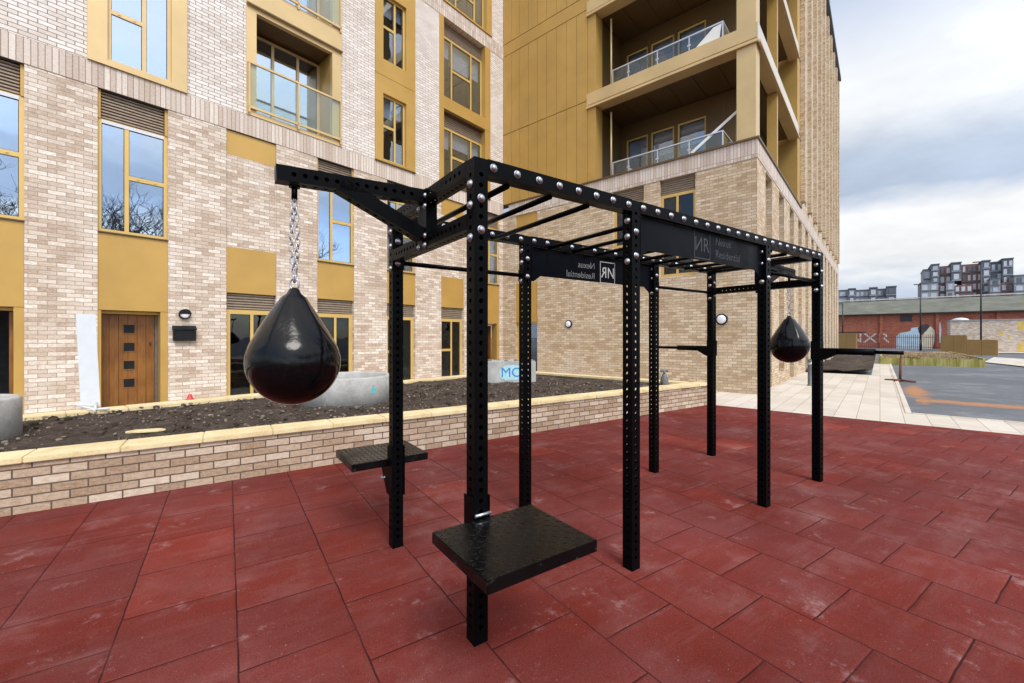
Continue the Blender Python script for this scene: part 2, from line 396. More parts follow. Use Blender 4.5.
# ------------------------------------------------------------------ mesh builder
class MB:
    def __init__(s): s.bm = bmesh.new()
    def quad(s, *pts):
        return s.bm.faces.new([s.bm.verts.new(p) for p in pts])
    def poly(s, pts): return s.bm.faces.new([s.bm.verts.new(p) for p in pts])
    def box(s, x0, x1, y0, y1, z0, z1, f=None):
        f = f or (lambda x, y, z: (x, y, z))
        v = [s.bm.verts.new(f(x, y, z)) for z in (z0, z1) for y in (y0, y1) for x in (x0, x1)]
        fs = [(0, 2, 3, 1), (4, 5, 7, 6), (0, 1, 5, 4), (2, 6, 7, 3), (0, 4, 6, 2), (1, 3, 7, 5)]
        return [s.bm.faces.new([v[i] for i in q]) for q in fs]
    def prism(s, pts, h0, h1, f):
        """pts in 2-D, f(p, h) -> 3-D"""
        a = [s.bm.verts.new(f(p, h0)) for p in pts]; b = [s.bm.verts.new(f(p, h1)) for p in pts]
        n = len(pts)
        s.bm.faces.new(a[::-1]); s.bm.faces.new(b)
        for i in range(n): s.bm.faces.new((a[i], a[(i+1) % n], b[(i+1) % n], b[i]))
    def tube(s, p, q, r, n=12, r2=None, cap=True):
        p, q = Vector(p), Vector(q); r2 = r if r2 is None else r2
        d = (q-p).normalized()
        e = d.orthogonal().normalized(); g = d.cross(e)
        a = []; b = []
        for i in range(n):
            t = 2*PI*i/n; o = e*math.cos(t)+g*math.sin(t)
            a.append(s.bm.verts.new(p+o*r)); b.append(s.bm.verts.new(q+o*r2))
        for i in range(n):
            fc = s.bm.faces.new((a[i], a[(i+1) % n], b[(i+1) % n], b[i])); fc.smooth = True
        if cap: s.bm.faces.new(a[::-1]); s.bm.faces.new(b)
    def lathe(s, prof, n=32, f=None, smooth=True, mod=None):
        """prof: (r, z) from top to bottom"""
        rings = []
        for r, z in prof:
            ring = []
            for i in range(n):
                t = 2*PI*i/n; rr = r*(mod(t, z) if mod else 1)
                p = (rr*math.cos(t), rr*math.sin(t), z)
                ring.append(s.bm.verts.new(f(*p) if f else p))
            rings.append(ring)
        for a, b in zip(rings, rings[1:]):
            for i in range(n):
                fc = s.bm.faces.new((a[i], b[i], b[(i+1) % n], a[(i+1) % n])); fc.smooth = smooth
        s.bm.faces.new(rings[0]); s.bm.faces.new(rings[-1][::-1])
    def torus(s, c, R, r, ax, ay, sx=1.0, n=16, k=8):
        """ring (stadium when sx != 1) in the plane ax, ay"""
        ax, ay = Vector(ax), Vector(ay); az = ax.cross(ay)
        rings = []
        for i in range(n):
            t = 2*PI*i/n
            ct, sn = math.cos(t), math.sin(t)
            ex = ax*ct+ay*sn
            cen = Vector(c)+ax*ct*R+ay*(sn*R+(math.copysign(sx, sn) if abs(sn) > 1e-6 else 0))
            rings.append([s.bm.verts.new(cen+ex*r*math.cos(2*PI*j/k)+az*r*math.sin(2*PI*j/k)) for j in range(k)])
        for i in range(n):
            a, b = rings[i], rings[(i+1) % n]
            for j in range(k):
                fc = s.bm.faces.new((a[j], a[(j+1) % k], b[(j+1) % k], b[j])); fc.smooth = True
    def mesh(s, name, mat, bevel=0, off=None, merge=True, recalc=True):
        bm = s.bm
        if merge: bmesh.ops.remove_doubles(bm, verts=bm.verts, dist=1e-5)
        if recalc: bmesh.ops.recalc_face_normals(bm, faces=bm.faces)
        if bevel:
            es = [e for e in bm.edges if len(e.link_faces) == 2 and e.calc_face_angle(0) > 0.6]
            bmesh.ops.bevel(bm, geom=es, offset=bevel, segments=2, affect='EDGES', clamp_overlap=True)
        if off is not None: bmesh.ops.translate(bm, verts=bm.verts, vec=-Vector(off))
        me = bpy.data.meshes.new(name); bm.to_mesh(me); bm.free()
        for m in (mat if isinstance(mat, (list, tuple)) else [mat]): me.materials.append(m)
        return me
    def build(s, name, mat, parent=None, off=None, **kw):
        if off is None and parent is not None: off = OFF.get(parent.name)
        return link(name, s.mesh(name, mat, off=off, **kw), parent)
OFF = {}
def link(name, me, parent=None):
    o = bpy.data.objects.new(name, me); COL.objects.link(o)
    if parent is not None:
        o.parent = parent
        if parent.name in OFF: OFF[o.name] = OFF[parent.name]
    return o
def tag(o, label=None, cat=None, group=None, kind=None):
    if label: o['label'] = label
    if cat: o['category'] = cat
    if group: o['group'] = group
    if kind: o['kind'] = kind
    return o
def thing(name, label, cat, loc=(0, 0, 0), rotz=0.0, group=None, off=(0, 0, 0)):
    """Empty at a thing's base; parts given in plan coordinates are shifted by off"""
    o = bpy.data.objects.new(name, None); COL.objects.link(o)
    o.location = loc; o.rotation_euler = (0, 0, rotz); o.empty_display_size = .2
    tag(o, label, cat, group); OFF[o.name] = Vector(off)
    return o
ROT_B = PI/2-A_BLD; ROT_R = PI/2-A_RIG; ROT_T = PI/2-A_TILE
def wb(c, d, z=0): return u3*c+u4*d+Vector((0, 0, z))
def wt(a, b, z=0): return u1*a+u2*b+Vector((0, 0, z))
def wr(a, b, z=0): return g1*a+g2*b+Vector((0, 0, z))
def bthing(name, label, cat, c, d, z=0, group=None):       # thing placed in the building's grid
    return thing(name, label, cat, wb(c, d, z), ROT_B, group, (c, d, z))
def tthing(name, label, cat, a, b, z=0, group=None):       # thing placed in the tile grid
    return thing(name, label, cat, wt(a, b, z), ROT_T, group, (a, b, z))
def single(o, label, cat, group=None): return tag(o, label, cat, group)
def text_mesh(body, size, depth, align='CENTER'):
    cu = bpy.data.curves.new('t', 'FONT'); cu.body = body; cu.size = size; cu.extrude = depth/2
    cu.align_x = align; cu.align_y = 'CENTER'; cu.resolution_u = 3
    ob = bpy.data.objects.new('t', cu); COL.objects.link(ob)
    dg = bpy.context.evaluated_depsgraph_get()
    me = bpy.data.meshes.new_from_object(ob.evaluated_get(dg))
    bpy.data.objects.remove(ob)
    return me
def text_part(name, body, size, depth, mat, parent, M, align='CENTER'):
    me = text_mesh(body, size, depth, align)
    me.transform(M)
    if parent.name in OFF: me.transform(Matrix.Translation(-OFF[parent.name]))
    me.materials.clear(); me.materials.append(mat)
    return link(name, me, parent)

# ------------------------------------------------------------------ camera, world, sun
cam = bpy.data.cameras.new('camera'); co = bpy.data.objects.new('camera', cam); COL.objects.link(co)
cam.sensor_width = 36; cam.lens = FPX/1024*36; cam.shift_y = -(341.5-CY)/1024
cam.clip_end = 2000; cam.clip_start = 0.05
co.location = (0, 0, HC); co.rotation_euler = (PI/2, 0, 0)
SC.camera = co
SUN_AZ, SUN_EL = rad(28), rad(50)          # the sun is behind the clouds, behind the photographer and to the right
sdir = Vector((math.sin(SUN_AZ)*math.cos(SUN_EL), -math.cos(SUN_AZ)*math.cos(SUN_EL), math.sin(SUN_EL)))
sl = bpy.data.lights.new('sun', 'SUN'); sl.energy = 1.5; sl.angle = rad(20); sl.color = (1.0, .955, .90)
so = bpy.data.objects.new('sun', sl); COL.objects.link(so)
so.rotation_euler = (-sdir).to_track_quat('-Z', 'Y').to_euler()

W = bpy.data.worlds.new('World'); SC.world = W; W.use_nodes = True
nt = W.node_tree; bg = nt.nodes['Background']
sky = N(nt, 'ShaderNodeTexSky', sky_type='NISHITA', sun_disc=False)
sky.sun_elevation = SUN_EL; sky.sun_rotation = math.atan2(sdir.x, sdir.y)
tc = N(nt, 'ShaderNodeTexCoord'); dr = tc.outputs['Generated']
sp = N(nt, 'ShaderNodeSeparateXYZ'); L(nt, dr, sp.inputs[0])
zz = math_(nt, 'ADD', math_(nt, 'MAXIMUM', sp.outputs[2], 0.0), 0.22)
pv = N(nt, 'ShaderNodeCombineXYZ')
L(nt, math_(nt, 'DIVIDE', sp.outputs[0], zz), pv.inputs[0]); L(nt, math_(nt, 'DIVIDE', sp.outputs[1], zz), pv.inputs[1])
n1 = noise(nt, pv.outputs[0], 0.85, 8, 0.55)
n2 = noise(nt, pv.outputs[0], 2.4, 6, 0.6)
el = math_(nt, 'ADD', math_(nt, 'MULTIPLY_ADD', math_(nt, 'SUBTRACT', n1, .5), .17, sp.outputs[2]), math_(nt, 'MULTIPLY', math_(nt, 'SUBTRACT', n2, .5), .05))
# layered cloud by elevation: bright bank near the horizon, a slate band above it, thin white veil higher up
lay = ramp(nt, el, [(0.0, (.64, .72, .85)), (.085, (.60, .69, .83)), (.135, (.92, .94, .955)), (.20, (.95, .96, .97)), (.235, (.49, .58, .73)),
                    (.30, (.54, .63, .77)), (.37, (.86, .89, .93)), (.48, (.93, .945, .965)), (.7, (.90, .92, .95))])
grain = ramp(nt, n2, [(.3, (.88,)*3), (.7, (1.07,)*3)])
cl = mixc(nt, 1.0, lay.outputs[0], grain.outputs[0], 'MULTIPLY')
cloudcol = mixc(nt, 1.0, cl, rgb(5.3, 5.3, 5.3), 'MULTIPLY')
cover = ramp(nt, n1, [(.42, (.06,)*3), (.58, (1, 1, 1))])
low = ramp(nt, sp.outputs[2], [(.42, (1, 1, 1)), (.62, (0, 0, 0))])
cov = math_(nt, 'MAXIMUM', cover.outputs[0], math_(nt, 'MULTIPLY', low.outputs[0], math_(nt, 'GREATER_THAN', sp.outputs[1], -.2)))
mixed = mixc(nt, cov, sky.outputs[0], cloudcol)
# the veiled sun brightens the cloud around it
dp = N(nt, 'ShaderNodeVectorMath', operation='DOT_PRODUCT'); L(nt, dr, dp.inputs[0]); dp.inputs[1].default_value = sdir
gl = math_(nt, 'POWER', math_(nt, 'MAXIMUM', math_(nt, 'MULTIPLY_ADD', dp.outputs['Value'], .5, .5), 0.0), 3.0)
glow = math_(nt, 'MULTIPLY_ADD', gl, 1.3, 0.80)
gc = N(nt, 'ShaderNodeCombineXYZ')
for i in range(3): L(nt, glow, gc.inputs[i])
fin = mixc(nt, 1.0, mixed, gc.outputs[0], 'MULTIPLY')
L(nt, fin, bg.inputs['Color']); bg.inputs['Strength'].default_value = 0.115
SC.view_settings.view_transform = 'Standard'; SC.view_settings.look = 'None'
SC.view_settings.exposure = 0.85; SC.view_settings.gamma = 1.0
SC.cycles.max_bounces = 8; SC.cycles.transparent_max_bounces = 12
SC.cycles.use_denoising = True

# ------------------------------------------------------------------ ground
def sheet(name, pts, z, mat, rot=0.0, thick=0.0):
    mb = MB()
    inv = Matrix.Rotation(-rot, 3, 'Z')
    P = [inv @ Vector((p[0], p[1], z)) for p in pts]
    mb.poly(P)
    if thick:
        r = bmesh.ops.extrude_face_region(mb.bm, geom=list(mb.bm.faces))
        bmesh.ops.translate(mb.bm, verts=[v for v in r['geom'] if isinstance(v, bmesh.types.BMVert)], vec=(0, 0, -thick))
    me = mb.mesh(name, mat)
    if not thick:
        for p in me.polygons:
            if p.normal.z < 0: me.flip_normals(); break
    o = link(name, me); o.rotation_euler = (0, 0, rot); tag(o, kind='structure'); return o
sheet('ground', [(-900, -900), (900, -900), (900, 900), (-900, 900)], -.020, MAT['asphalt'], ROT_B)
RC = 9.74                                                   # the rubber ends here, along the wing
fp = [wb(RC, -14), wb(RC, 7.2), wt(-7, 5.18+.5), wt(-7, -6), wt(13, -14)]
B0 = 5.27                                                   # front face of the planter wall, in tile coordinates
a_end = None
def c_of(a, b): v = wt(a, b); return v.dot(u3)
# a on line b=B0 where c=RC
lo, hi = 0.0, 12.0
for _ in range(60):
    mid = (lo+hi)/2
    if c_of(mid, B0) < RC: lo = mid
    else: hi = mid
A_END = lo
sheet('rubber_paving', [wt(-8, -7), wb(RC, -16), wt(A_END, B0), wt(A_END, B0+.15), wt(-8, B0+.15)], .004, MAT['rubber'], ROT_T)
sheet('path', [wb(RC-.05, 11.2), wb(RC-.05, -16), wb(11.1, -16), wb(11.1, -.36), wb(21.4, -.36), wb(21.4, 2.5), wb(12.4, 2.5), wb(12.4, 11.2)], 0.0, MAT['slabs'], ROT_B)
sheet('walkway', [wb(-7, 8.0), wb(RC-.05, 8.0), wb(RC-.05, 11.2), wb(-7, 11.2)], -.004, MAT['slabs'], ROT_B)
kb = MB(); kb.box(11.1, 44, -.46, -.363, -.06, .012); kb.box(11.1, 11.2, -16, -.463, -.06, .012)
ko = kb.build('kerb', MAT['slabs'], bevel=.008, off=(0, 0, 0)); ko.rotation_euler = (0, 0, ROT_B); tag(ko, kind='structure')
sheet('verge', [wb(21.4, -.36), wb(44, -.36), wb(44, .25), wb(21.4, .25)], .004, MAT['slabs'], ROT_B)

# ------------------------------------------------------------------ planter
PT = .475                                                   # top of the coping
pl = tthing('planter', 'long brick planter with cream coping stones beside the red rubber paving', 'planter', 0, B0)
def in_tile(c, d):                                          # building plan -> tile plan
    v = wb(c, d); return v.dot(u1), v.dot(u2)
def skew(x, y, z): return (x, y-.0105*(A_END-x), z)          # the front wall is not quite square to the tiles
mb = MB(); mb.box(-8, A_END, B0, B0+.215, -.02, PT-.055, skew); mb.build('front_wall', MAT['brick_planter'], pl)
mb = MB()
a0 = -8.0
while a0 < A_END:
    a1 = min(a0+.6, A_END+.02); j = random.uniform(-.004, .004)
    mb.box(a0+.0015, a1-.0015, B0-.03+j, B0+.30+j, PT-.053, PT+random.uniform(-.002, .002), skew); a0 += .6
mb.build('front_coping', MAT['coping'], pl, bevel=.006)
def bld_run(name, c0, c1, d0, d1, z0, z1, mat, stones=False, bevel=0):
    o = MB()
    if stones:
        if c1-c0 > d1-d0:
            x = c0
            while x < c1: o.box(x+.003, min(x+.6, c1)-.003, d0, d1, z0, z1+random.uniform(-.003, .003)); x += .6
        else:
            x = d0
            while x < d1: o.box(c0, c1, x+.003, min(x+.6, d1)-.003, z0, z1+random.uniform(-.003, .003)); x += .6
    else: o.box(c0, c1, d0, d1, z0, z1)
    me = o.mesh(name, mat, bevel=bevel)
    ob = link(name, me, pl)
    ob.rotation_euler = (0, 0, ROT_B-ROT_T)
    v = Matrix.Rotation(-ROT_T, 3, 'Z') @ Vector((0, 0, 0)); ob.location = (0, -B0, 0)
    return ob
a_, b_ = A_END, B0
dE = wt(A_END, B0+.12).dot(u4)
bld_run('rear_wall', -8, RC-.06, 7.98, 8.19, -.02, PT-.055, MAT['brick_planter'])
bld_run('rear_coping', -8, RC-.40, 7.93, 8.26, PT-.053, PT, MAT['coping'], True, .006)
bld_run('side_wall', RC-.32, RC-.1, dE+.25, 7.975, -.02, PT-.055, MAT['brick_planter'])
bld_run('side_coping', RC-.37, RC-.04, dE+.30, 8.26, PT-.053, PT+.001, MAT['coping'], True, .006)

# soil between the walls
from mathutils import noise as mn
def soil_patch(name, a0, a1, b0, b1, step, keep, base, amp):
    mb = MB(); bm = mb.bm; V = {}
    na, nb = int((a1-a0)/step), int((b1-b0)/step)
    for i in range(na+1):
        for j in range(nb+1):
            a, b = a0+i*step, b0+j*step
            w = wt(a, b)
            h = mn.noise(Vector((w.x*1.1, w.y*1.1, 3)))*amp+mn.noise(Vector((w.x*4, w.y*4, 9)))*amp*.55+mn.noise(Vector((w.x*13, w.y*13, 5)))*amp*.4
            V[i, j] = bm.verts.new((a, b, base(a, b)+h))
    for i in range(na):
        for j in range(nb):
            if keep(a0+(i+.5)*step, b0+(j+.5)*step):
                f = bm.faces.new((V[i, j], V[i+1, j], V[i+1, j+1], V[i, j+1])); f.smooth = True
    bmesh.ops.delete(bm, geom=[v for v in bm.verts if not v.link_faces], context='VERTS')
    o = link(name, mb.mesh(name, MAT['soil'], recalc=False)); o.rotation_euler = (0, 0, ROT_T); tag(o, kind='structure'); return o
def soil_base(a, b):
    e = b-(B0+.3)
    return .405+.05*min(1, max(0, e/0.8))-.03*max(0, min(1, (e-1.5)/1.5))
def soil_keep(a, b):
    v = wt(a, b); return v.dot(u4) < 8.0 and v.dot(u3) < RC-.2
soil_patch('soil_bed', -7.6, 7.0, B0+.05, 13.0, .045, soil_keep, soil_base, .045)
# loose stones and clods: nobody could count them
mb = MB()
def stone_at(bm, p, r):
    res = bmesh.ops.create_icosphere(bm, subdivisions=1, radius=r)
    sx = [random.uniform(.6, 1.5) for _ in range(3)]; ang = random.random()*PI
    for v in res['verts']:
        q = Vector((v.co.x*sx[0], v.co.y*sx[1], v.co.z*sx[2]*.7))*random.uniform(.8, 1.15)
        v.co = Matrix.Rotation(ang, 3, 'Z') @ q+p
for k in range(2600):
    a = random.uniform(-5.5, 6.5); b = B0+.34+random.random()**1.3*3.4
    if not soil_keep(a, b): continue
    w = wt(a, b); r = random.choice([.005, .006, .007, .008, .01, .012, .016, .022]) * random.uniform(.7, 1.2)
    stone_at(mb.bm, Vector((w.x, w.y, soil_base(a, b)+.02+r*.3)), r)
o = mb.build('rubble', MAT['stone'], merge=False); tag(o, 'small pale stones and clods scattered over the dark planter soil', 'rubble', kind='stuff')
mb = MB()
for k in range(900):
    a = random.uniform(-5.5, 6.5); b = B0+.34+random.random()*3.4
    if not soil_keep(a, b): continue
    w = wt(a, b); r = random.choice([.015, .02, .03, .045]) * random.uniform(.7, 1.2)
    stone_at(mb.bm, Vector((w.x, w.y, soil_base(a, b)+.012)), r)
o = mb.build('soil_clods', MAT['soil'], merge=False); tag(o, 'dark clods of earth lying loose on the planter soil', 'soil', kind='stuff')

# ------------------------------------------------------------------ apartment building
CF, DF = 12.255, 11.04                                      # wing front plane, long facade plane
DS = 2.36                                                   # right side plane of the wing
bd = bthing('apartment_building', 'large pale brick apartment building with gold metal windows, panels and corner balconies', 'building', CF, DF)
def PF(u, w, z): return (u, DF-w, z)                        # long facade: u = c, w outwards
def PW(u, w, z): return (CF-w, u, z)                        # wing front: u = d
def PS(u, w, z): return (u, DS-w, z)                        # wing side: u = c
def wall(name, P, U0, U1, Z0, Z1, holes, mat, w0=-.30, w1=0.0, parent=None):
    us = sorted({U0, U1} | {x for h in holes for x in h[:2] if U0 < x < U1})
    zs = sorted({Z0, Z1} | {x for h in holes for x in h[2:4] if Z0 < x < Z1})
    def solid(i, j):
        if i < 0 or j < 0 or i >= len(us)-1 or j >= len(zs)-1: return False
        u, z = (us[i]+us[i+1])/2, (zs[j]+zs[j+1])/2
        return not any(h[0] < u < h[1] and h[2] < z < h[3] for h in holes)
    mb = MB()
    for i in range(len(us)-1):
        for j in range(len(zs)-1):
            if not solid(i, j): continue
            a, b, c, d = us[i], us[i+1], zs[j], zs[j+1]
            mb.quad(P(a, w1, c), P(b, w1, c), P(b, w1, d), P(a, w1, d))
            mb.quad(P(a, w0, c), P(b, w0, c), P(b, w0, d), P(a, w0, d))
            if not solid(i-1, j): mb.quad(P(a, w0, c), P(a, w1, c), P(a, w1, d), P(a, w0, d))
            if not solid(i+1, j): mb.quad(P(b, w0, c), P(b, w1, c), P(b, w1, d), P(b, w0, d))
            if not solid(i, j-1): mb.quad(P(a, w0, c), P(a, w1, c), P(b, w1, c), P(b, w0, c))
            if not solid(i, j+1): mb.quad(P(a, w0, d), P(a, w1, d), P(b, w1, d), P(b, w0, d))
    return mb.build(name, mat, parent or bd)
def bx(name, P, u0, u1, w0, w1, z0, z1, mat, parent=None, bevel=0):
    mb = MB(); mb.box(u0, u1, w0, w1, z0, z1, P); return mb.build(name, mat, parent or bd, bevel=bevel)
def louvre(P, u0, u1, z0, z1, w=-.10):
    mb = MB()
    mb.box(u0, u1, w-.05, w-.045, z0, z1, P)
    n = max(3, int((z1-z0)/.055))
    for k in range(n):
        z = z0+(k+.5)*(z1-z0)/n
        mb.box(u0+.003, u1-.003, w-.04, w, z-.013, z+.012, P)
    return mb.build('louvre', MAT['louvre'], bd)
def window(P, u0, u1, z0, z1, muls=(), trans=(), glass='glass', w=-.12, fw=.06, mat='gold_frame', blind=0.0, parent=None, name='window', tape=False):
    """muls: u of mullion centres; trans: (light index, z)"""
    mb = MB()
    d0, d1 = w-.07, w
    mb.box(u0, u0+fw, d0, d1, z0, z1, P); mb.box(u1-fw, u1, d0, d1, z0, z1, P)
    mb.box(u0+fw, u1-fw, d0, d1, z0, z0+fw, P); mb.box(u0+fw, u1-fw, d0, d1, z1-fw, z1, P)
    edges = [u0+fw]
    for m in muls:
        mb.box(m-.033, m+.033, d0, d1-.004, z0+fw, z1-fw, P); edges += [m-.033, m+.033]
    edges.append(u1-fw)
    lights = [(edges[2*i], edges[2*i+1]) for i in range(len(edges)//2)]
    panes = []
    for i, (a, b) in enumerate(lights):
        ts = sorted(z for k, z in trans if k == i); prev = z0+fw
        for t in ts:
            mb.box(a, b, d0, d1-.008, t-.04, t+.04, P); panes.append((a, b, prev, t-.04)); prev = t+.04
        panes.append((a, b, prev, z1-fw))
    # hinge vents and opening sash beads
    for k, z in trans:
        a, b = lights[k]
        for q in (.25, .75): mb.box(a+(b-a)*q-.018, a+(b-a)*q+.018, d1-.008, d1+.004, z-.012, z+.012, P)
    o = mb.build(name, MAT[mat], parent or bd)
    for a, b, c, d in panes:
        p = MB(); p.box(a, b, d0+.03, d0+.042, c, d, P); po = p.build('pane', MAT[glass], o)
        # dark gasket round the glass
        g = MB(); t = .008
        for q in ((a, a+t, c, d), (b-t, b, c, d), (a+t, b-t, c, c+t), (a+t, b-t, d-t, d)): g.box(q[0], q[1], d0+.0435, d0+.05, q[2], q[3], P)
        g.build('gasket', MAT['black_plastic'], o)
    if blind > 0:
        p = MB()
        for a, b in lights:
            h = blind*(z1-z0)*random.uniform(.75, 1.15)
            p.box(a-.02, b+.02, d0-.09, d0-.085, z1-h, z1-.01, P)
        p.build('blind', MAT['blind'], o)
    if tape:
        p = MB(); p.box(u0+.06, u1-.06, d1+.002, d1+.004, z1-.075, z1-.012, P); p.build('tape', MAT['white'], o)
    return o
def surround(P, u0, u1, z0, z1, iu0, iu1, holes, w=.03):
    """gold sheet surround with window holes"""
    return wall('panel_surround', P, u0, u1, z0, z1, holes, MAT['gold'], w0=-.15, w1=w)

# -- long facade, two lower storeys
ZS, ZST = 6.12, 6.57
bays = [(-.98, .06, 'D'), (.96, 2.0, 'D'), (3.03, 4.07, 'R'), (5.06, 6.08, 'W'), (7.12, 8.14, 'W'), (9.18, 10.2, 'R'), (11.2, 12.04, 'D')]
wall('wall', PF, -7, CF, 0, ZS, [(a, b, 0, ZS) for a, b, t in bays], MAT['brick'])
bx('soldier_course', PF, -7, CF, -.30, .012, ZS, ZST, MAT['soldier'])
bx('shadow_gap', PF, -7, CF, -.28, -.002, ZS-.001, ZS-.0005, MAT['dark_in'])
for k, (a, b, t) in enumerate(bays):
    m = a+.04+(b-a)*.36
    if t in 'DW':
        louvre(PF, a+.05, b-.05, 5.60, ZS-.002)
        bx('louvre_frame', PF, a, a+.045, -.2, -.05, 5.58, ZS-.002, MAT['gold']); bx('louvre_frame', PF, b-.045, b, -.2, -.05, 5.58, ZS-.002, MAT['gold'])
        window(PF, a, b, 3.45, 5.58, [m], [(1, 4.57)], glass='glass_blue', w=-.07, tape=(k == 1 or k == 0))
        zb = 1.97 if t == 'D' else 2.46
        bx('sill', PF, a-.002, b+.002, -.12, .015, 3.425, 3.448, MAT['gold_dark'])
        bx('panel', PF, a, b, -.12, -.02, zb, 3.423, MAT['gold'], bevel=.004)
    else:
        bx('panel', PF, a, b, -.12, -.035, 5.57, ZS-.002, MAT['gold'], bevel=.004)
        bx('brick_infill', PF, a, b, -.15, -.03, 3.49, 5.567, MAT['brick'])
        bx('panel', PF, a, b, -.12, -.02, 2.46, 3.487, MAT['gold'], bevel=.004)
        zb = 2.46
    if t in 'WR':
        louvre(PF, a+.02, b-.02, 2.09, 2.455, -.09)
        window(PF, a, b, .02, 2.085, [a+.52*(b-a)], [(0, 1.02)] if t == 'W' or k == 5 else [], glass='glass_dark', w=-.10, fw=.10)
    if t == 'D':
        fr = MB(); fr.box(a, a+.05, -.3, -.02, 0, 1.965, PF); fr.box(b-.12, b, -.3, -.02, 0, 1.965, PF); fr.box(a+.05, b-.12, -.3, -.18, 1.91, 1.965, PF)
        fr.build('door_frame', MAT['gold'], bd)
# doors
def PD(u, w, z): return PF(u, w-.15, z)
def plank_door(a, b, swing=False, mat='wood'):
    mb = MB(); n = 6; w = (b-a)/n
    for i in range(n): mb.box(a+i*w+.003, a+(i+1)*w-.003, -.235, -.19, .02, 1.905, PD)
    mb.box(a, b, -.24, -.236, .02, 1.905, PD)
    d = mb.build('door', MAT[mat], bd)
    cx = a+(b-a)*.52
    for k in range(4):
        z = 1.62-k*.36
        f = MB(); s = .10; t = .018
        for q in ((cx-s, cx+s, z-s, z-s+t), (cx-s, cx+s, z+s-t, z+s), (cx-s, cx-s+t, z-s+t, z+s-t), (cx+s-t, cx+s, z-s+t, z+s-t)): f.box(q[0], q[1], -.192, -.178, q[2], q[3], PD)
        f.build('pane_frame', MAT['wood'], d)
        g = MB(); g.box(cx-s+t, cx+s-t, -.19, -.186, z-s+t, z+s-t, PD); g.build('pane', MAT['black_plastic'], d)
    h = MB(); h.box(b-.085, b-.06, -.19, -.175, 1.28, 1.36, PD); h.tube(PD(b-.072, -.175, 1.32), PD(b-.072, -.15, 1.32), .012); h.build('handle', MAT['dark_metal'], d)
    return d
plank_door(1.012, 1.84)
bx('side_light', PF, 1.842, 1.878, -.40, -.31, .02, 1.905, MAT['grey_item'])
bx('door_reveal', PF, 1.012, 1.876, -.5, -.305, 1.912, 1.962, MAT['gold_dark'])
# half open leaf of the left and far doors, seen edge-on inside dark halls
for a, b in ((-.93, -.06), (11.25, 11.92)):
    bx('door', PF, b-.05, b-.005, -1.1, -.32, .02, 1.9, MAT['wood'])
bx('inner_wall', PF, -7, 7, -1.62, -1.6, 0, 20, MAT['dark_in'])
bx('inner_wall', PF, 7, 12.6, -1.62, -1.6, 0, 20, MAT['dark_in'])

# -- long facade, upper storeys
ub = []       # holes in the brick
U1 = (.82, 2.31, ZST, 9.25); BL1 = (3.42, 5.71, 6.60, 12.15); G1 = (6.72, 8.12, ZST, 12.16); C2 = (9.1, 11.52, ZST, 12.19)
wall('upper_wall', PF, -7, CF, ZST, 12.19, [U1, BL1, G1, C2], MAT['brick_up'])
bx('soldier_course', PF, -7, CF, -.30, .012, 12.19, 12.68, MAT['soldier'])
wall('upper_wall', PF, -7, CF, 12.68, 20.5, [(.82, 2.31, 12.7, 15.4), (3.42, 5.71, 12.7, 18.2), (6.72, 8.12, 12.7, 18.2), (9.25, 11.6, 12.7, 15.2)], MAT['brick_up'])
# U1
wall('panel_surround', PF, U1[0], U1[1], ZST+.002, U1[3], [(1.09, 2.05, 6.68, 9.05)], MAT['gold_pale'], w0=-.2, w1=.05)
window(PF, 1.09, 2.05, 6.68, 9.05, [1.63], [(0, 7.66)], glass='glass_blue', w=-.03, mat='gold_pale')
wall('panel_surround', PF, .82, 2.31, 12.7, 15.4, [(1.09, 2.05, 12.8, 15.2)], MAT['gold_pale'], w0=-.2, w1=.05)
window(PF, 1.09, 2.05, 12.8, 15.2, [1.63], [(0, 13.8)], glass='glass_blue', w=-.03, mat='gold_pale')
# balcony column
def balcony(z0, z1, c0=3.42, c1=5.71):
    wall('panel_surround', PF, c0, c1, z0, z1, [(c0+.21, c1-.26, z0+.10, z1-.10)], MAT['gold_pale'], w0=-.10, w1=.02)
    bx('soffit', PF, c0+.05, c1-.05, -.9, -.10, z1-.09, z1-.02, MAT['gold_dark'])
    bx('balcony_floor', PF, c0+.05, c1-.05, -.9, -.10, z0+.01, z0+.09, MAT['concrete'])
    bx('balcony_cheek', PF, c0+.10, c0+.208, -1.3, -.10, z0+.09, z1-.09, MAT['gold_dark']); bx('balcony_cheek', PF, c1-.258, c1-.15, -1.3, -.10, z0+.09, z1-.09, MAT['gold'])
    window(PF, c0+.21, c1-.26, z0+.09, z1-.14, [c0+.21+.62, c0+.21+1.24], [], glass='glass_blue', w=-.72, fw=.07, mat='gold_pale')
    r = MB(); t = .02
    zt, zb = z0+1.17, z0+.14
    r.box(c0+.02, c1-.02, .035, .085, zt, zt+.045, PF); r.box(c0+.02, c1-.02, .04, .08, zb, zb+.05, PF)
    for u in (c0+.045, (c0+c1)/2, c1-.045): r.box(u-.02, u+.02, .045, .08, zb-.1, zt, PF)
    ro = r.build('balustrade', MAT['gold_pale'], bd)
    for a, b in ((c0+.08, (c0+c1)/2-.035), ((c0+c1)/2+.035, c1-.08)):
        g = MB(); g.box(a, b, .056, .066, zb+.06, zt-.01, PF); g.build('pane', MAT['glass_rail'], ro)
balcony(6.60, 9.12)
bx('fascia', PF, 3.42, 5.71, -.15, .06, 9.122, 9.60, MAT['gold_pale'], bevel=.006)
bx('fascia_lip', PF, 3.42, 5.71, .062, .085, 9.122, 9.16, MAT['gold_dark'])
balcony(9.602, 12.15)
balcony(12.7, 15.2); bx('fascia', PF, 3.42, 5.71, -.15, .06, 15.202, 15.7, MAT['gold_pale']); balcony(15.702, 18.2)
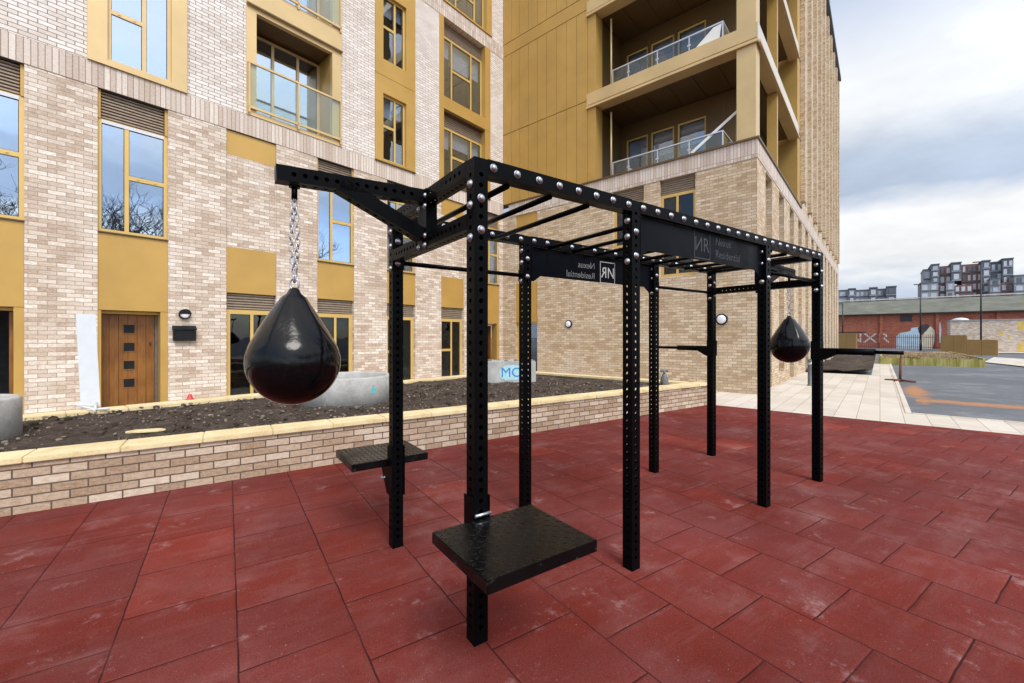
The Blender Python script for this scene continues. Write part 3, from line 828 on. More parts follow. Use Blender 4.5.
# G1 column
def gold_column(z0, split, z1, c0=6.72, c1=8.12):
    h = [(6.98, 7.78, z0+.10, split-.50), (6.98, 7.78, split+.50, z1-.6)]
    wall('panel_surround', PF, c0, c1, z0, split-.006, [h[0]], MAT['gold'], w0=-.2, w1=.03)
    wall('panel_surround', PF, c0, c1, split+.006, z1, [h[1]], MAT['gold'], w0=-.2, w1=.03)
    for q in h: window(PF, *q, [7.43], [(0, q[2]+(q[3]-q[2])*.53)], glass='glass', w=-.06, blind=.28)
    bx('sill', PF, c0-.004, c1+.004, -.1, .06, z0-.02+.022, z0+.03, MAT['gold_dark'])
gold_column(ZST+.002, 9.12, 12.16); gold_column(12.702, 15.3, 18.2)
# C2 column: wide three light windows under louvres
def wide_column(z0, z1, c0=9.1, c1=11.52, top=True):
    mid = z0+2.55
    def unit(a, b, lo, hi):
        window(PF, a+.18, b-.28, lo, hi-.5, [a+.18+.50, a+.18+1.42], [(1, lo+(hi-lo)*.43)], glass='glass', w=-.17, blind=.34)
        louvre(PF, a+.18, b-.28, hi-.49, hi-.05, -.2)
        bx('jamb', PF, a, a+.178, -.28, .025, lo, hi, MAT['gold']); bx('jamb', PF, b-.278, b, -.28, .025, lo, hi, MAT['gold'])
    unit(c0, c1, z0+.05, mid-.02)
    bx('sill', PF, c0, c1, -.25, .05, z0+.002, z0+.048, MAT['gold_dark'])
    bx('spandrel', PF, c0, c1, -.28, .03, mid-.018, mid+.40, MAT['gold'], bevel=.004)
    bx('head', PF, c0+.18, c1-.28, -.28, .0, mid-.068, mid-.02, MAT['gold_dark'])
    if top: unit(c0, c1, mid+.402, z1-.002)
wide_column(ZST, 12.19)
bx('sill', PF, 9.25, 11.6, -.25, .05, 12.702, 12.76, MAT['gold'])
window(PF, 9.43, 11.32, 12.762, 15.1, [9.95, 10.85], [(1, 13.6)], glass='glass', w=-.15, blind=.3)
bx('jamb', PF, 9.25, 9.428, -.28, .025, 12.762, 15.1, MAT['gold']); bx('jamb', PF, 11.322, 11.6, -.28, .025, 12.762, 15.1, MAT['gold'])
bx('head', PF, 9.25, 11.6, -.28, .025, 15.102, 15.2, MAT['gold'])

# -- wing: brick base
WZ, WZT = 6.03, 6.50
wh = [(9.38, 10.40, 0, WZ), (5.36, 6.38, 3.2, WZ), (3.87, 4.88, 3.2, WZ)]
wall('wing_wall', PW, DS+.30, DF, 0, WZ, wh, MAT['brick_wing'])
bx('soldier_course', PW, DS-.012, DF-.302, -.30, .012, WZ, WZT, MAT['soldier'])
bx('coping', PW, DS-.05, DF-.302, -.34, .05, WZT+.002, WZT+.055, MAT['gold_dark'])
a, b = 9.38, 10.40
bx('panel', PW, a, b, -.12, -.035, 5.55, WZ-.002, MAT['gold'], bevel=.004)
bx('brick_infill', PW, a, b, -.15, -.03, 3.47, 5.547, MAT['brick_wing'])
bx('panel', PW, a, b, -.12, -.02, 2.0, 3.467, MAT['gold'], bevel=.004)
window(PW, a, b, .02, 1.997, [a+.5], [], glass='glass_dark', w=-.1, fw=.07)
for a, b in ((5.36, 6.38), (3.87, 4.88)):
    louvre(PW, a+.02, b-.02, 5.6, WZ-.002, -.10)
    window(PW, a, b, 3.2, 5.598, [a+.53], [(0, 4.3), (1, 4.3)], glass='glass_dark', w=-.10, fw=.085)
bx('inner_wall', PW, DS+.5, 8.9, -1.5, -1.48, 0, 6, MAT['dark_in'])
# side of the base: brick piers between deep slots
side_h = []
c = CF+1.05
while c < 40:
    side_h.append((c, c+.92, .35 if len(side_h) % 2 else .02, WZ-.05)); c += 2.05
SE = 40.2
wall('side_wall', PS, CF, SE, 0, WZ, [h for h in side_h if h[1] < SE-.4], MAT['brick_wing'])
bx('soldier_course', PS, CF+.302, SE, -.30, .012, WZ, WZT, MAT['soldier'])
bx('coping', PS, CF+.345, 20.1, -.34, .05, WZT+.002, WZT+.055, MAT['gold_dark'])
for h in side_h:
    if h[1] < SE-.4:
        window(PS, h[0], h[1], h[2], 2.5, [h[0]+.4], [], glass='glass_dark', w=-.2)
        bx('panel', PS, h[0], h[1], -.26, -.18, 2.502, 3.45, MAT['gold'])
        window(PS, h[0], h[1], 3.452, h[3]-.002, [h[0]+.4], [(1, 4.6)], glass='glass', w=-.2)
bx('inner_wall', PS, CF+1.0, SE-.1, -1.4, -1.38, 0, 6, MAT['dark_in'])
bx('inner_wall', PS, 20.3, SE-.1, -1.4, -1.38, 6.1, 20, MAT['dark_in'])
# gold clad part of the wing
GD0 = 7.30
def clad(z0, z1):
    d = GD0
    n = 9; w = (DF-GD0-.002)/n
    mb = MB()
    for i in range(n): mb.box(GD0+i*w+.006, GD0+(i+1)*w-.006, -.10, .0, z0+.012, z1-.012, PW)
    return mb.build('cladding', MAT['gold'], bd)
for z0, z1 in ((WZT+.06, 9.25), (9.25, 12.26), (12.73, 15.75), (15.75, 18.8), (18.8, 21.9)): clad(z0, z1)
bx('fascia', PW, GD0, DF-.002, -.12, .0, 12.272, 12.718, MAT['gold'])
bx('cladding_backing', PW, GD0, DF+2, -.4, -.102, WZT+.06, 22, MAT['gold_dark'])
# corner balconies
BW = 1.9                                                    # depth of the recess
for k, zf in enumerate((WZT, 9.46, 12.5, 15.5, 18.5)):
    top = (9.46, 12.5, 15.5, 18.5, 21.5)[k]
    soff = top-.49
    # slab
    if k:
        mb = MB(); mb.box(DS, GD0+.02, -.42, .03, zf-.39, zf, PW); mb.box(DS+.02, GD0+.02, -.42, -.01, zf-.47, zf-.3905, PW); mb.build('balcony_beam', MAT['gold_pale'], bd, bevel=.008)
        mb = MB(); mb.box(DS-.03, GD0+.02, -.009, .055, zf-.50, zf-.425, PW); mb.build('beam_lip', MAT['gold_pale'], bd)
        mb = MB(); mb.box(CF-.028, 19.35, .001, .03, zf-.47, zf-.001, PS); mb.build('slab_edge', MAT['slab_edge'], bd)
        mb = MB(); mb.box(CF+.422, 19.34, -.295, -.001, zf-.468, zf-.003, PS); mb.build('slab_rim', MAT['gold_pale'], bd)
        mb = MB(); mb.box(CF+.03, 19.35, .032, .07, zf-.50, zf-.44, PS); mb.build('beam_lip', MAT['gold_pale'], bd)
        # soffit boards under the slab
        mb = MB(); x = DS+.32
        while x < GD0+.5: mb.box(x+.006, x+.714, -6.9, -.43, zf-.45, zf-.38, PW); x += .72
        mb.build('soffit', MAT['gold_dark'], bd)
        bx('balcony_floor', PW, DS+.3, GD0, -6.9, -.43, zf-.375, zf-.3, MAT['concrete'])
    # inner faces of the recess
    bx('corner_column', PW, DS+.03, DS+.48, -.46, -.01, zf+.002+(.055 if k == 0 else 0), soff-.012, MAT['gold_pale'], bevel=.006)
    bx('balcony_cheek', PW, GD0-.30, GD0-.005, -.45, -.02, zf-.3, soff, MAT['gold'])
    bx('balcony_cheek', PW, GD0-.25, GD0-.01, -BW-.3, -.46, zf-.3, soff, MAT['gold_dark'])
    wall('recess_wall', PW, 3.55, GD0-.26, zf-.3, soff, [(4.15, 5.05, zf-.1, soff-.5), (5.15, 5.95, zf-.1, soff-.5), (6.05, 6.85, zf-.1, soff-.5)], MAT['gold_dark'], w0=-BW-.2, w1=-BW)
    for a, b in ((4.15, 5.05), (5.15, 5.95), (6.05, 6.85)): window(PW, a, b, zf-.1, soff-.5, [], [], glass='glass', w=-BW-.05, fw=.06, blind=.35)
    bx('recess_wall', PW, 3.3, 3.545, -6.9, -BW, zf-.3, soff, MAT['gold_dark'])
    bx('end_wall', PS, 19.4, 20.15, -2.2, -.02, zf-.3, top-.02, MAT['gold'])
    bx('inner_column', PS, 15.2, 15.36, -.30, -.03, zf-.3, soff, MAT['gold'])
    # downpipe and balustrade
    if k < 3:
        mb = MB(); mb.tube(PW(6.62, -.35, zf-.3), PW(6.62, -.35, soff-.2), .03, 10); mb.build('downpipe', MAT['gold_pale'], bd)
        r = MB(); zr = zf+.52; wz = -.20
        r.box(3.2, 6.5, wz-.02, wz+.02, zr, zr+.035, PW); r.box(3.2, 3.24, -1.5, wz-.02, zr, zr+.035, PW)
        for d in (6.48, 5.94, 5.02, 4.1, 3.22): r.box(d-.016, d+.016, wz-.016, wz+.016, zf-.3, zr, PW)
        for d in (5.94, 5.02, 4.1): r.box(d-.05, d+.05, wz+.016, wz+.03, zf+.25, zf+.29, PW)
        ro = r.build('balustrade', MAT['steel'], bd)
        ds = (6.48, 5.94, 5.02, 4.1, 3.22)
        for p, q in zip(ds, ds[1:]):
            g = MB(); g.box(q+.025, p-.025, wz-.006, wz+.006, zf-.25, zr-.02, PW); g.build('pane', MAT['glass_rail'], ro)
        g = MB(); g.box(3.21, 3.23, -1.45, wz-.04, zf-.25, zr-.02, PW); g.build('pane', MAT['glass_rail'], ro)
# protective film still hanging on the rails
for zf, dz in ((WZT, .55), (9.46, .35)):
    mb = MB(); mb.quad(PW(4.0, -.16, zf+.05), PW(3.3, -.15, zf+.02), PW(3.24, -.16, zf+.48), PW(3.45, -.16, zf+.46)) if zf > 8 else mb.quad(PW(4.05, -.11, zf+.16), PW(3.98, -.13, zf+.12), PW(2.85, -.3, zf+.98), PW(2.88, -.3, zf+1.05))
    r = bmesh.ops.extrude_face_region(mb.bm, geom=list(mb.bm.faces))
    bmesh.ops.translate(mb.bm, verts=[v for v in r['geom'] if isinstance(v, bmesh.types.BMVert)], vec=(.006, 0, 0))
    mb.build('protective_film', MAT['blind'], bd)
# brick tower part beyond the balconies
TZ = 20.3
th = []
for k in range(5):
    z0 = 6.9+k*2.75
    c = 20.9
    while c < SE-1: th.append((c, c+.85, z0, z0+1.95)); c += 2.05
wall('tower_wall', PS, 20.15, SE, WZT, TZ, th, MAT['brick_wing'])
for h in th: window(PS, h[0], h[1], h[2], h[3], [h[0]+.4], [], glass='glass', w=-.2)
mb = MB()
c = 20.15
while c < SE-.3: mb.box(c, c+.42, .002, .14, WZT+.3, TZ-.4, PS); c += 2.05
mb.build('pilaster_row', MAT['brick_wing'], bd)
for k in range(1, 5): bx('soldier_course', PS, 20.15, SE, -.28, .006, 6.62+k*2.75-.25, 6.62+k*2.75, MAT['brick_wing'])
bx('cornice', PS, 20.15, SE-.6, -.4, .20, TZ, TZ+.22, MAT['grey_clad'])
wall('end_wall', lambda u, w, z: (SE+w-.3, u, z), DS+.302, DF+4, 0, TZ, [], MAT['brick_wing'])
bx('roof', PS, CF, SE, -12, -.42, 21.6, 21.9, MAT['grey_clad'])
bx('roof', PF, -7, CF-.01, -8, -.32, 20.2, 20.5, MAT['grey_clad'])
bx('end_wall', PF, -7, -6.7, -8, -.302, 0, 20.2, MAT['brick'])
bx('back_wall', PF, -7, CF, -8.3, -8.02, 0, 20.2, MAT['brick'])

# -- things fixed on the walls
def wall_lamp(P, u, z, r, label, half=False):
    p = P(u, 0, z); n = Vector(P(u, 1, z))-Vector(p)
    v = wb(p[0], p[1]); o = thing('wall_lamp', label, 'lamp', (v.x, v.y, z), ROT_B, 'round bulkhead lamps on the brick walls')
    x = Vector((0, 0, 1)).cross(n); q = Matrix((x, Vector((0, 0, 1)), n)).transposed()
    m = MB(); m.lathe([(r*.98, 0.002), (r, .02), (r, .05), (r*.93, .062), (r*.80, .064), (r*.80, .03)], 28, lambda a, b, c: q @ Vector((a, b, c))); m.build('housing', MAT['black_plastic'], o)
    m = MB(); m.lathe([(r*.79, .032), (r*.78, .058), (r*.6, .078), (r*.3, .086), (.004, .088)], 28, lambda a, b, c: q @ Vector((a, b, c))); m.build('diffuser', MAT['lamp_glass'], o)
    if half:
        m = MB(); pts = [(r*math.cos(t), r*math.sin(t)) for t in [PI*i/14 for i in range(15)]]
        m.prism(pts, .060, .094, lambda p_, h: q @ Vector((p_[0], p_[1]+.004, h))); m.build('eyelid_hood', MAT['black_plastic'], o)
    return o
wall_lamp(PF, 2.27, 1.935, .105, 'round bulkhead lamp with a black half hood above the black letterbox', True)
wall_lamp(PW, 8.02, 1.90, .135, 'round white lamp on the plain brick wall, the one farther from the building corner')
wall_lamp(PW, 3.19, 1.93, .15, 'round white lamp on the brick wall closest to the wing corner')
# letterbox
v = wb(2.27, DF); lb = thing('letterbox', 'black metal letterbox on the brick wall beside the wooden door', 'letterbox', (v.x, v.y, 1.38), ROT_B, None, (2.27, DF, 1.38))
mb = MB(); mb.box(2.07, 2.45, .002, .11, 1.38, 1.60, PF); mb.build('body', MAT['black_plastic'], lb, bevel=.01)
mb = MB(); mb.prism([(.002, 1.602), (.002, 1.70), (.05, 1.69), (.125, 1.63), (.125, 1.602)], 2.06, 2.46, lambda p, h: PF(h, p[0], p[1])); mb.build('lid', MAT['black_plastic'], lb, bevel=.006)

# ------------------------------------------------------------------ things in the planter
def ring(label, X, Y, z, R, h, mark=False):
    o = thing('concrete_ring', label, 'concrete ring', (X, Y, z), 0, 'precast concrete chamber rings in the planter')
    m = MB(); m.lathe([(R-.09, h-.02), (R-.09, 0), (R, 0), (R, h-.02), (R-.02, h), (R-.07, h), (R-.09, h-.02)][::-1], 56)
    bm = m.bm
    bmesh.ops.delete(bm, geom=[f for f in bm.faces if len(f.verts) > 4], context='FACES_ONLY')
    m.build('ring_wall', MAT['concrete'], o, off=(0, 0, 0))
    if mark:
        m = MB()
        t0 = math.atan2(-Y, -X)+rad(33)
        pts = [(.7*x_, .7*y_) for x_, y_ in [(-.045, -.09), (.045, -.09), (.06, -.05), (.055, 0), (.02, .03), (.012, .09), (-.012, .09), (-.02, .03), (-.055, 0), (-.06, -.05)]]
        f = lambda p, hh: ((R+hh)*math.cos(t0+p[0]/R), (R+hh)*math.sin(t0+p[0]/R), h*.62+p[1])
        m.prism(pts, .001, .004, f); m.build('spray_mark', MAT['cyan'], o, off=(0, 0, 0))
    return o
ring('wide grey concrete ring behind the near punch bag, cyan spray mark on it', -2.62, 6.75, .40, .68, .46, True)
ring('grey concrete ring at the left end of the planter, cut by the photo edge', -5.47, 4.10, .36, .50, .49)
v = ground_at(511, 384, .42)
cb = thing('concrete_block', 'grey concrete chamber block with blue letters sprayed on its face', 'concrete block', (v.x, v.y+.35, .36), rad(2))
mb = MB(); mb.box(-.58, .54, -.35, .45, 0, .56); mb.build('block', MAT['concrete'], cb, bevel=.015, off=(0, 0, 0))
mb = MB()
pts = [(-.24, -.10), (-.12, -.16), (.1, -.15), (.25, -.1), (.26, .06), (.15, .17), (-.05, .19), (-.2, .14), (-.27, .02)]
mb.prism(pts, .352, .3535, lambda p, h: (p[0], -h, .30+p[1])); mb.build('spray_halo', MAT['cyan_pale'], cb, off=(0, 0, 0))
OFF[cb.name] = Vector((0, 0, 0))
text_part('lettering', 'MO', .30, .004, MAT['blue_paint'], cb, Matrix.Translation((0, -.356, .31)) @ Matrix.Rotation(PI/2, 4, 'X'))
mb = MB()
for k in range(14): stone_at(mb.bm, Vector((random.uniform(-.5, .5), random.uniform(-.3, .2), .565)), random.uniform(.015, .045))
mb.build('mortar_crumbs', MAT['stone'], cb, off=(0, 0, 0), merge=False)
# white board leaning on the rear wall
p0 = ground_at(91, 412, .42); p1 = Vector((-5.82, 5.95, 1.78))
wbd = thing('white_board', 'tall narrow white plastic board leaning upright behind the planter', 'board', (p0.x, p0.y, .40), rad(38))
c0 = Vector((0, 0, 0))
ctop = ground_at(88, 338, 1.46-.001)
mb = MB(); mb.box(-.098, .098, 0, .012, -.03, 1.38, lambda x, y, z: (x-.045*z, y+z*.06, z)); mb.build('sheet', MAT['white'], wbd, off=(0, 0, 0))
mb = MB(); mb.tube((-.14, -.05, .13), (.10, -.34, .09), .012, 8); mb.tube((.06, -.03, .14), (.08, -.42, .08), .015, 8); mb.tube((.0, -.30, .09), (.22, -.36, .09), .012, 8)
mb.tube((-.14, -.03, .14), (.10, -.05, .10), .012, 8)
mb.build('strap_ends', MAT['white'], wbd, off=(0, 0, 0))
# offcut slab lying on the soil
v = ground_at(146, 430.5, .46); mb = MB(); mb.prism([(-.17, -.03), (-.05, -.055), (.12, -.05), (.18, -.01), (.10, .05), (-.1, .045)], 0, .025, lambda p, h: (p[0], p[1], h))
o = mb.build('stone_offcut', MAT['coping'], off=(0, 0, 0), bevel=.005); o.location = (v.x, v.y, .445); o.rotation_euler = (0, 0, rad(20)); single(o, 'flat pale stone offcut lying on the dark soil', 'stone')
# red cap on the rear coping
v = ground_at(190, 399.5, PT); o = thing('red_cap', 'small red plastic cap on the rear coping below the letterbox', 'cap', (v.x, v.y, PT))
mb = MB(); mb.lathe([(.018, .085), (.022, .08), (.03, .05), (.045, .012), (.06, .008), (.06, 0)], 20); mb.build('cone', MAT['red_plastic'], o, off=(0, 0, 0))
# grey fitting standing on the coping
v = ground_at(664.3, 384.5, PT)
o = thing('pipe_fitting', 'small grey iron fitting with a T handle standing on the coping', 'pipe fitting', (v.x, v.y, PT+.002), rad(10))
mb = MB(); mb.lathe([(.03, .22), (.045, .20), (.055, .17), (.075, .13), (.082, .06), (.082, .02), (.075, 0)], 20); mb.build('body', MAT['grey_item'], o, off=(0, 0, 0))
mb = MB(); mb.tube((0, 0, .22), (0, 0, .29), .024, 12); mb.tube((-.07, 0, .285), (.07, 0, .285), .022, 12); mb.tube((-.07, 0, .30), (-.07, 0, .255), .02, 10); mb.tube((.07, 0, .30), (.07, 0, .255), .02, 10)
mb.build('handle', MAT['grey_item'], o, off=(0, 0, 0))

# ------------------------------------------------------------------ training rig
H = 2.31; T = .075
PA = [1.033, 2.155, 3.886, 5.01]; PBF, PBB = 1.78, 2.905
RC0 = ((PA[0]+PA[3])/2, (PBF+PBB)/2)
rig = thing('training_rig', 'black perforated steel training rig with monkey bars, step platforms and arms', 'gym rig', wr(*RC0, .004), ROT_R, None, (RC0[0], RC0[1], 0))

def perforated(Lg, pitch=.05, r=.0118, t=.004, start=.03, faces=(0, 1, 2, 3), w=T, skip=()):
    """square tube along +Z from 0 to Lg, centred on the axis, with rows of round holes"""
    mb = MB(); bm = mb.bm; h = w/2
    n = int((Lg-2*start+1e-6)/pitch); z0 = (Lg-n*pitch)/2
    def face_pt(k, s, z, inset):
        e = h-inset
        s = max(-e, min(e, s))
        return [(s, -e, z), (e, s, z), (-s, e, z), (-e, -s, z)][k]
    ang = [PI/8+PI/4*i for i in range(8)]
    for k in range(4):
        segs = [(0, z0, False)]+[(z0+i*pitch, z0+(i+1)*pitch, (k in faces) and i not in skip) for i in range(n)]+[(z0+n*pitch, Lg, False)]
        for a, b, hole in segs:
            for inset in (0, t):
                if not hole:
                    q = [face_pt(k, -h, a, inset), face_pt(k, h, a, inset), face_pt(k, h, b, inset), face_pt(k, -h, b, inset)]
                    mb.quad(*(q if inset == 0 else q[::-1])); continue
                m = (a+b)/2
                O = [(r*math.cos(x), m+r*math.sin(x)) for x in ang]
                Cn = [(h, b), (-h, b), (-h, a), (h, a)]
                # octagon vertices 0..7 counter-clockwise from angle 22.5 degrees; edge 7-0 faces +s, 1-2 faces +z, 3-4 faces -s, 5-6 faces -z
                polys = [(Cn[3], Cn[0], O[0], O[7]), (Cn[0], Cn[1], O[2], O[1]), (Cn[1], Cn[2], O[4], O[3]), (Cn[2], Cn[3], O[6], O[5]),
                         (Cn[0], O[1], O[0]), (Cn[1], O[3], O[2]), (Cn[2], O[5], O[4]), (Cn[3], O[7], O[6])]
                for pg in polys:
                    P = [face_pt(k, s, z, inset) for s, z in pg]
                    mb.poly(P if inset == 0 else P[::-1])
            if hole:
                for i in range(8):
                    j = (i+1) % 8
                    mb.quad(face_pt(k, *O[j], 0), face_pt(k, *O[i], 0), face_pt(k, *O[i], t), face_pt(k, *O[j], t))
    for z, fl in ((0, 1), (Lg, 0)):
        q = [(-h, -h, z), (h, -h, z), (h, h, z), (-h, h, z)]
        mb.quad(*(q[::-1] if fl else q))
    me = mb.mesh('perforated_tube', MAT['coat'], recalc=False)
    return me
def beam(name, p, q, faces=(0, 1, 2, 3), parent=None, roll=0.0, w=T, skip=()):
    """perforated tube from p to q in rig plan coordinates"""
    p, q = Vector(p), Vector(q); d = q-p
    me = perforated(d.length, faces=faces, w=w, skip=skip); me.name = name
    z = d.normalized()
    x = Vector((0, 0, 1)).cross(z)
    x = Vector((1, 0, 0)) if x.length < 1e-6 else x.normalized()
    y = z.cross(x)
    M = Matrix((x, y, z)).transposed().to_4x4()
    me.transform(Matrix.Translation(p-OFF[rig.name]) @ M)
    return link(name, me, parent or rig)
# bolt: washer and domed head, axis +Z
bm_ = MB(); bm_.lathe([(.002, .0155), (.009, .0148), (.0145, .0115), (.017, .006), (.017, .0035), (.021, .0033), (.022, .0016), (.022, 0)], 14)
BOLT = bm_.mesh('bolt', MAT['zinc'])
def bolt(parent, p, n, s=1.0, name='bolt'):
    o = bpy.data.objects.new(name, BOLT); COL.objects.link(o); o.parent = parent
    q = Vector(n).to_track_quat('Z', 'Y')
    o.rotation_mode = 'QUATERNION'; o.rotation_quaternion = q
    o.location = Vector(p)-OFF[rig.name]; o.scale = (s*.94, s*.94, s)
    return o
h = T/2
POST = perforated(H-.004)
POST.name = 'post'
bmx = bmesh.new(); bmx.from_mesh(POST); bmx.to_mesh(POST); bmx.free()
posts = {}
for r_, b_ in (('f', PBF), ('b', PBB)):
    for i, a_ in enumerate(PA):
        o = link('post', POST, rig); o.location = Vector((a_, b_, 0))-OFF[rig.name]
        posts[r_, i] = o
        # foot
        sgn = -1 if r_ == 'f' else 1
        for z in (2.115, 1.965): bolt(o, (a_, b_-h, z), (0, -1, 0)); bolt(o, (a_, b_+h, z), (0, 1, 0))
        for z in (2.185, 2.085, 1.93): bolt(o, (a_-h, b_, z), (-1, 0, 0)); bolt(o, (a_+h, b_, z), (1, 0, 0))
# bolts were placed in rig coordinates: move them into their post's frame
for o in list(COL.objects):
    if o.name.startswith('bolt') and o.parent in list(posts.values()): o.location -= o.parent.location
# long top beams (between the posts the beam runs on, seated on the inner side of the post heads)
for r_, b_ in (('f', PBF), ('b', PBB)):
    for i in range(3):
        bo = beam('top_beam', (PA[i]+h+.001, b_, H-h), (PA[i+1]-h-.001, b_, H-h), faces=())
        a_ = PA[i]+h+.055
        k = 0
        nb = int(round((PA[i+1]-PA[i]-.14)/.145)); st = (PA[i+1]-PA[i]-.14)/max(nb, 1)
        for k in range(nb+1):
            p_ = PA[i]+.07+k*st
            bolt(bo, (p_, b_-h, H-h), (0, -1, 0), 1.0); bolt(bo, (p_, b_+h, H-h), (0, 1, 0), .8)
# side beams (upper and lower) at both ends
for a_ in (PA[0], PA[3]):
    for z in (H-h, 2.015):
        beam('side_beam', (a_, PBF+h+.001, z), (a_, PBB-h-.001, z), faces=(0, 1, 2, 3))
# monkey bar rungs
a_ = PA[0]+.20
while a_ < PA[3]-.1:
    if min(abs(a_-x) for x in PA) > .06:
        m = MB(); m.tube((a_, PBF+h, H-.075), (a_, PBB-h, H-.075), .0165, 14); m.build('monkey_bar', MAT['coat'], rig)
    a_ += .288
# pull-up bars
def bar(a0, a1, b, z, r=.016):
    m = MB(); m.tube((a0+h, b, z), (a1-h, b, z), r, 14)
    m.box(a0+h, a0+h+.008, b-.035, b+.035, z-.05, z+.05); m.box(a1-h-.008, a1-h, b-.035, b+.035, z-.05, z+.05)
    m.build('pull_up_bar', MAT['coat'], rig)
bar(PA[0], PA[1], PBB, 1.975); bar(PA[2], PA[3], PBB, 2.0); bar(PA[2], PA[3], PBF, 2.02)
# lower ties across the rig at the middle frames
# sign panels: sheet steel with chamfered corners, raised lettering
def sign(b, face, z0, lettermat, name='sign_panel'):
    a0, a1 = PA[1]+h+.002, PA[2]-h-.002; z1 = H-T-.002
    m = MB(); ch = .075
    pts = [(a0, z0-.05), (a0+.05, z0-.05), (a0+.05+ch, z0), (a1-.05-ch, z0), (a1-.05, z0-.05), (a1, z0-.05), (a1, z1), (a0, z1)]
    m.prism(pts, b-.003, b+.003, lambda p, hh: (p[0], hh, p[1]))
    m.box(a0, a0+.006, b-.04, b+.04, z0-.05, z1-.002); m.box(a1-.006, a1, b-.04, b+.04, z0-.05, z1-.002)
    s = m.build(name, MAT['panel_coat'], rig)
    return s, a0, a1, z1
RX = Matrix.Rotation(PI/2, 4, 'X')
def lettering(s, b, a_box, zc, sz, mat, sgn):
    """square with NR and two lines of writing to its right (as read from the +sgn side)"""
    # solid letters for cut-outs, light through them painted as tone: the same marks show on both faces, so seen from behind they are mirrored
    q = .105; t = .007; mat2 = MAT['letter_thin'] if sgn < 0 else mat
    m = MB()
    for x0, x1, z0, z1 in ((-q, q, q-t, q), (-q, q, -q, -q+t), (-q, -q+t, -q+t, q-t), (q-t, q, -q+t, q-t)):
        m.box(a_box+x0, a_box+x1, b-.0045, b+.0045, zc+z0, zc+z1)
    m.build('logo_frame', mat, s)
    T4 = lambda dx, dz: Matrix.Translation((a_box+dx*sgn, b, zc+dz)) @ (Matrix.Scale(sgn, 4, (1, 0, 0))) @ RX
    text_part('logo', 'N', .15, .009, mat, s, T4(-.047, -.005) @ Matrix.Scale(-.9, 4, (1, 0, 0)))      # the emblem's N is reversed
    text_part('logo', 'R', .15, .009, mat, s, T4(.05, -.005) @ Matrix.Scale(.9, 4, (1, 0, 0)))
    text_part('lettering', 'Nexus', .084, .009, mat2, s, T4(.175, .045), 'LEFT')
    text_part('lettering', 'Residential', .084, .009, mat2, s, T4(.175, -.05), 'LEFT')
sb, a0, a1, z1 = sign(PBB, 1, 1.985, None)
lettering(sb, PBB, 3.16, 2.085, .2, MAT['letter'], -1)
sf, a0, a1, z1 = sign(PBF, -1, 2.02, None)
lettering(sf, PBF, 2.94, 2.135, .2, MAT['letter_dim'], 1)
# gusset where the back panel meets the second post
# arms for the bags
def arm(sg, a_, b_):
    end = a_+sg*(h+(.76 if sg < 0 else .79))
    bo = beam('bag_arm', (a_+sg*(h+.009), b_, H-h-.002), (end, b_, H-h-.028), faces=(0, 1, 2, 3))
    p0 = Vector((a_+sg*(h+.47), b_, H-.062)); p1 = Vector((a_+sg*(h+.01), b_, 2.045))
    beam('arm_brace', p0, p1, faces=(0, 2))
    m = MB(); x = sorted((a_+sg*(h+.001), a_+sg*(h+.008)))
    m.box(x[0], x[1], b_-.06, b_+.06, 1.955, H); m.box(a_-.034, a_+.034, b_-.036, b_+.036, 2.055, H-T-.002)
    pl_ = m.build('arm_bracket', MAT['coat'], rig)
    for z in (1.985, 2.04, H-.04, H-.1):
        for db in (-.045, .045): bolt(pl_, (a_+sg*(h+.008), b_+db, z), (sg, 0, 0), .8)
    return a_+sg*(h+(.677 if sg < 0 else .705))
BM = (PBF+PBB)/2
ax0 = arm(-1, PA[0], BM+.0); ax1 = arm(1, PA[3], BM+.0)
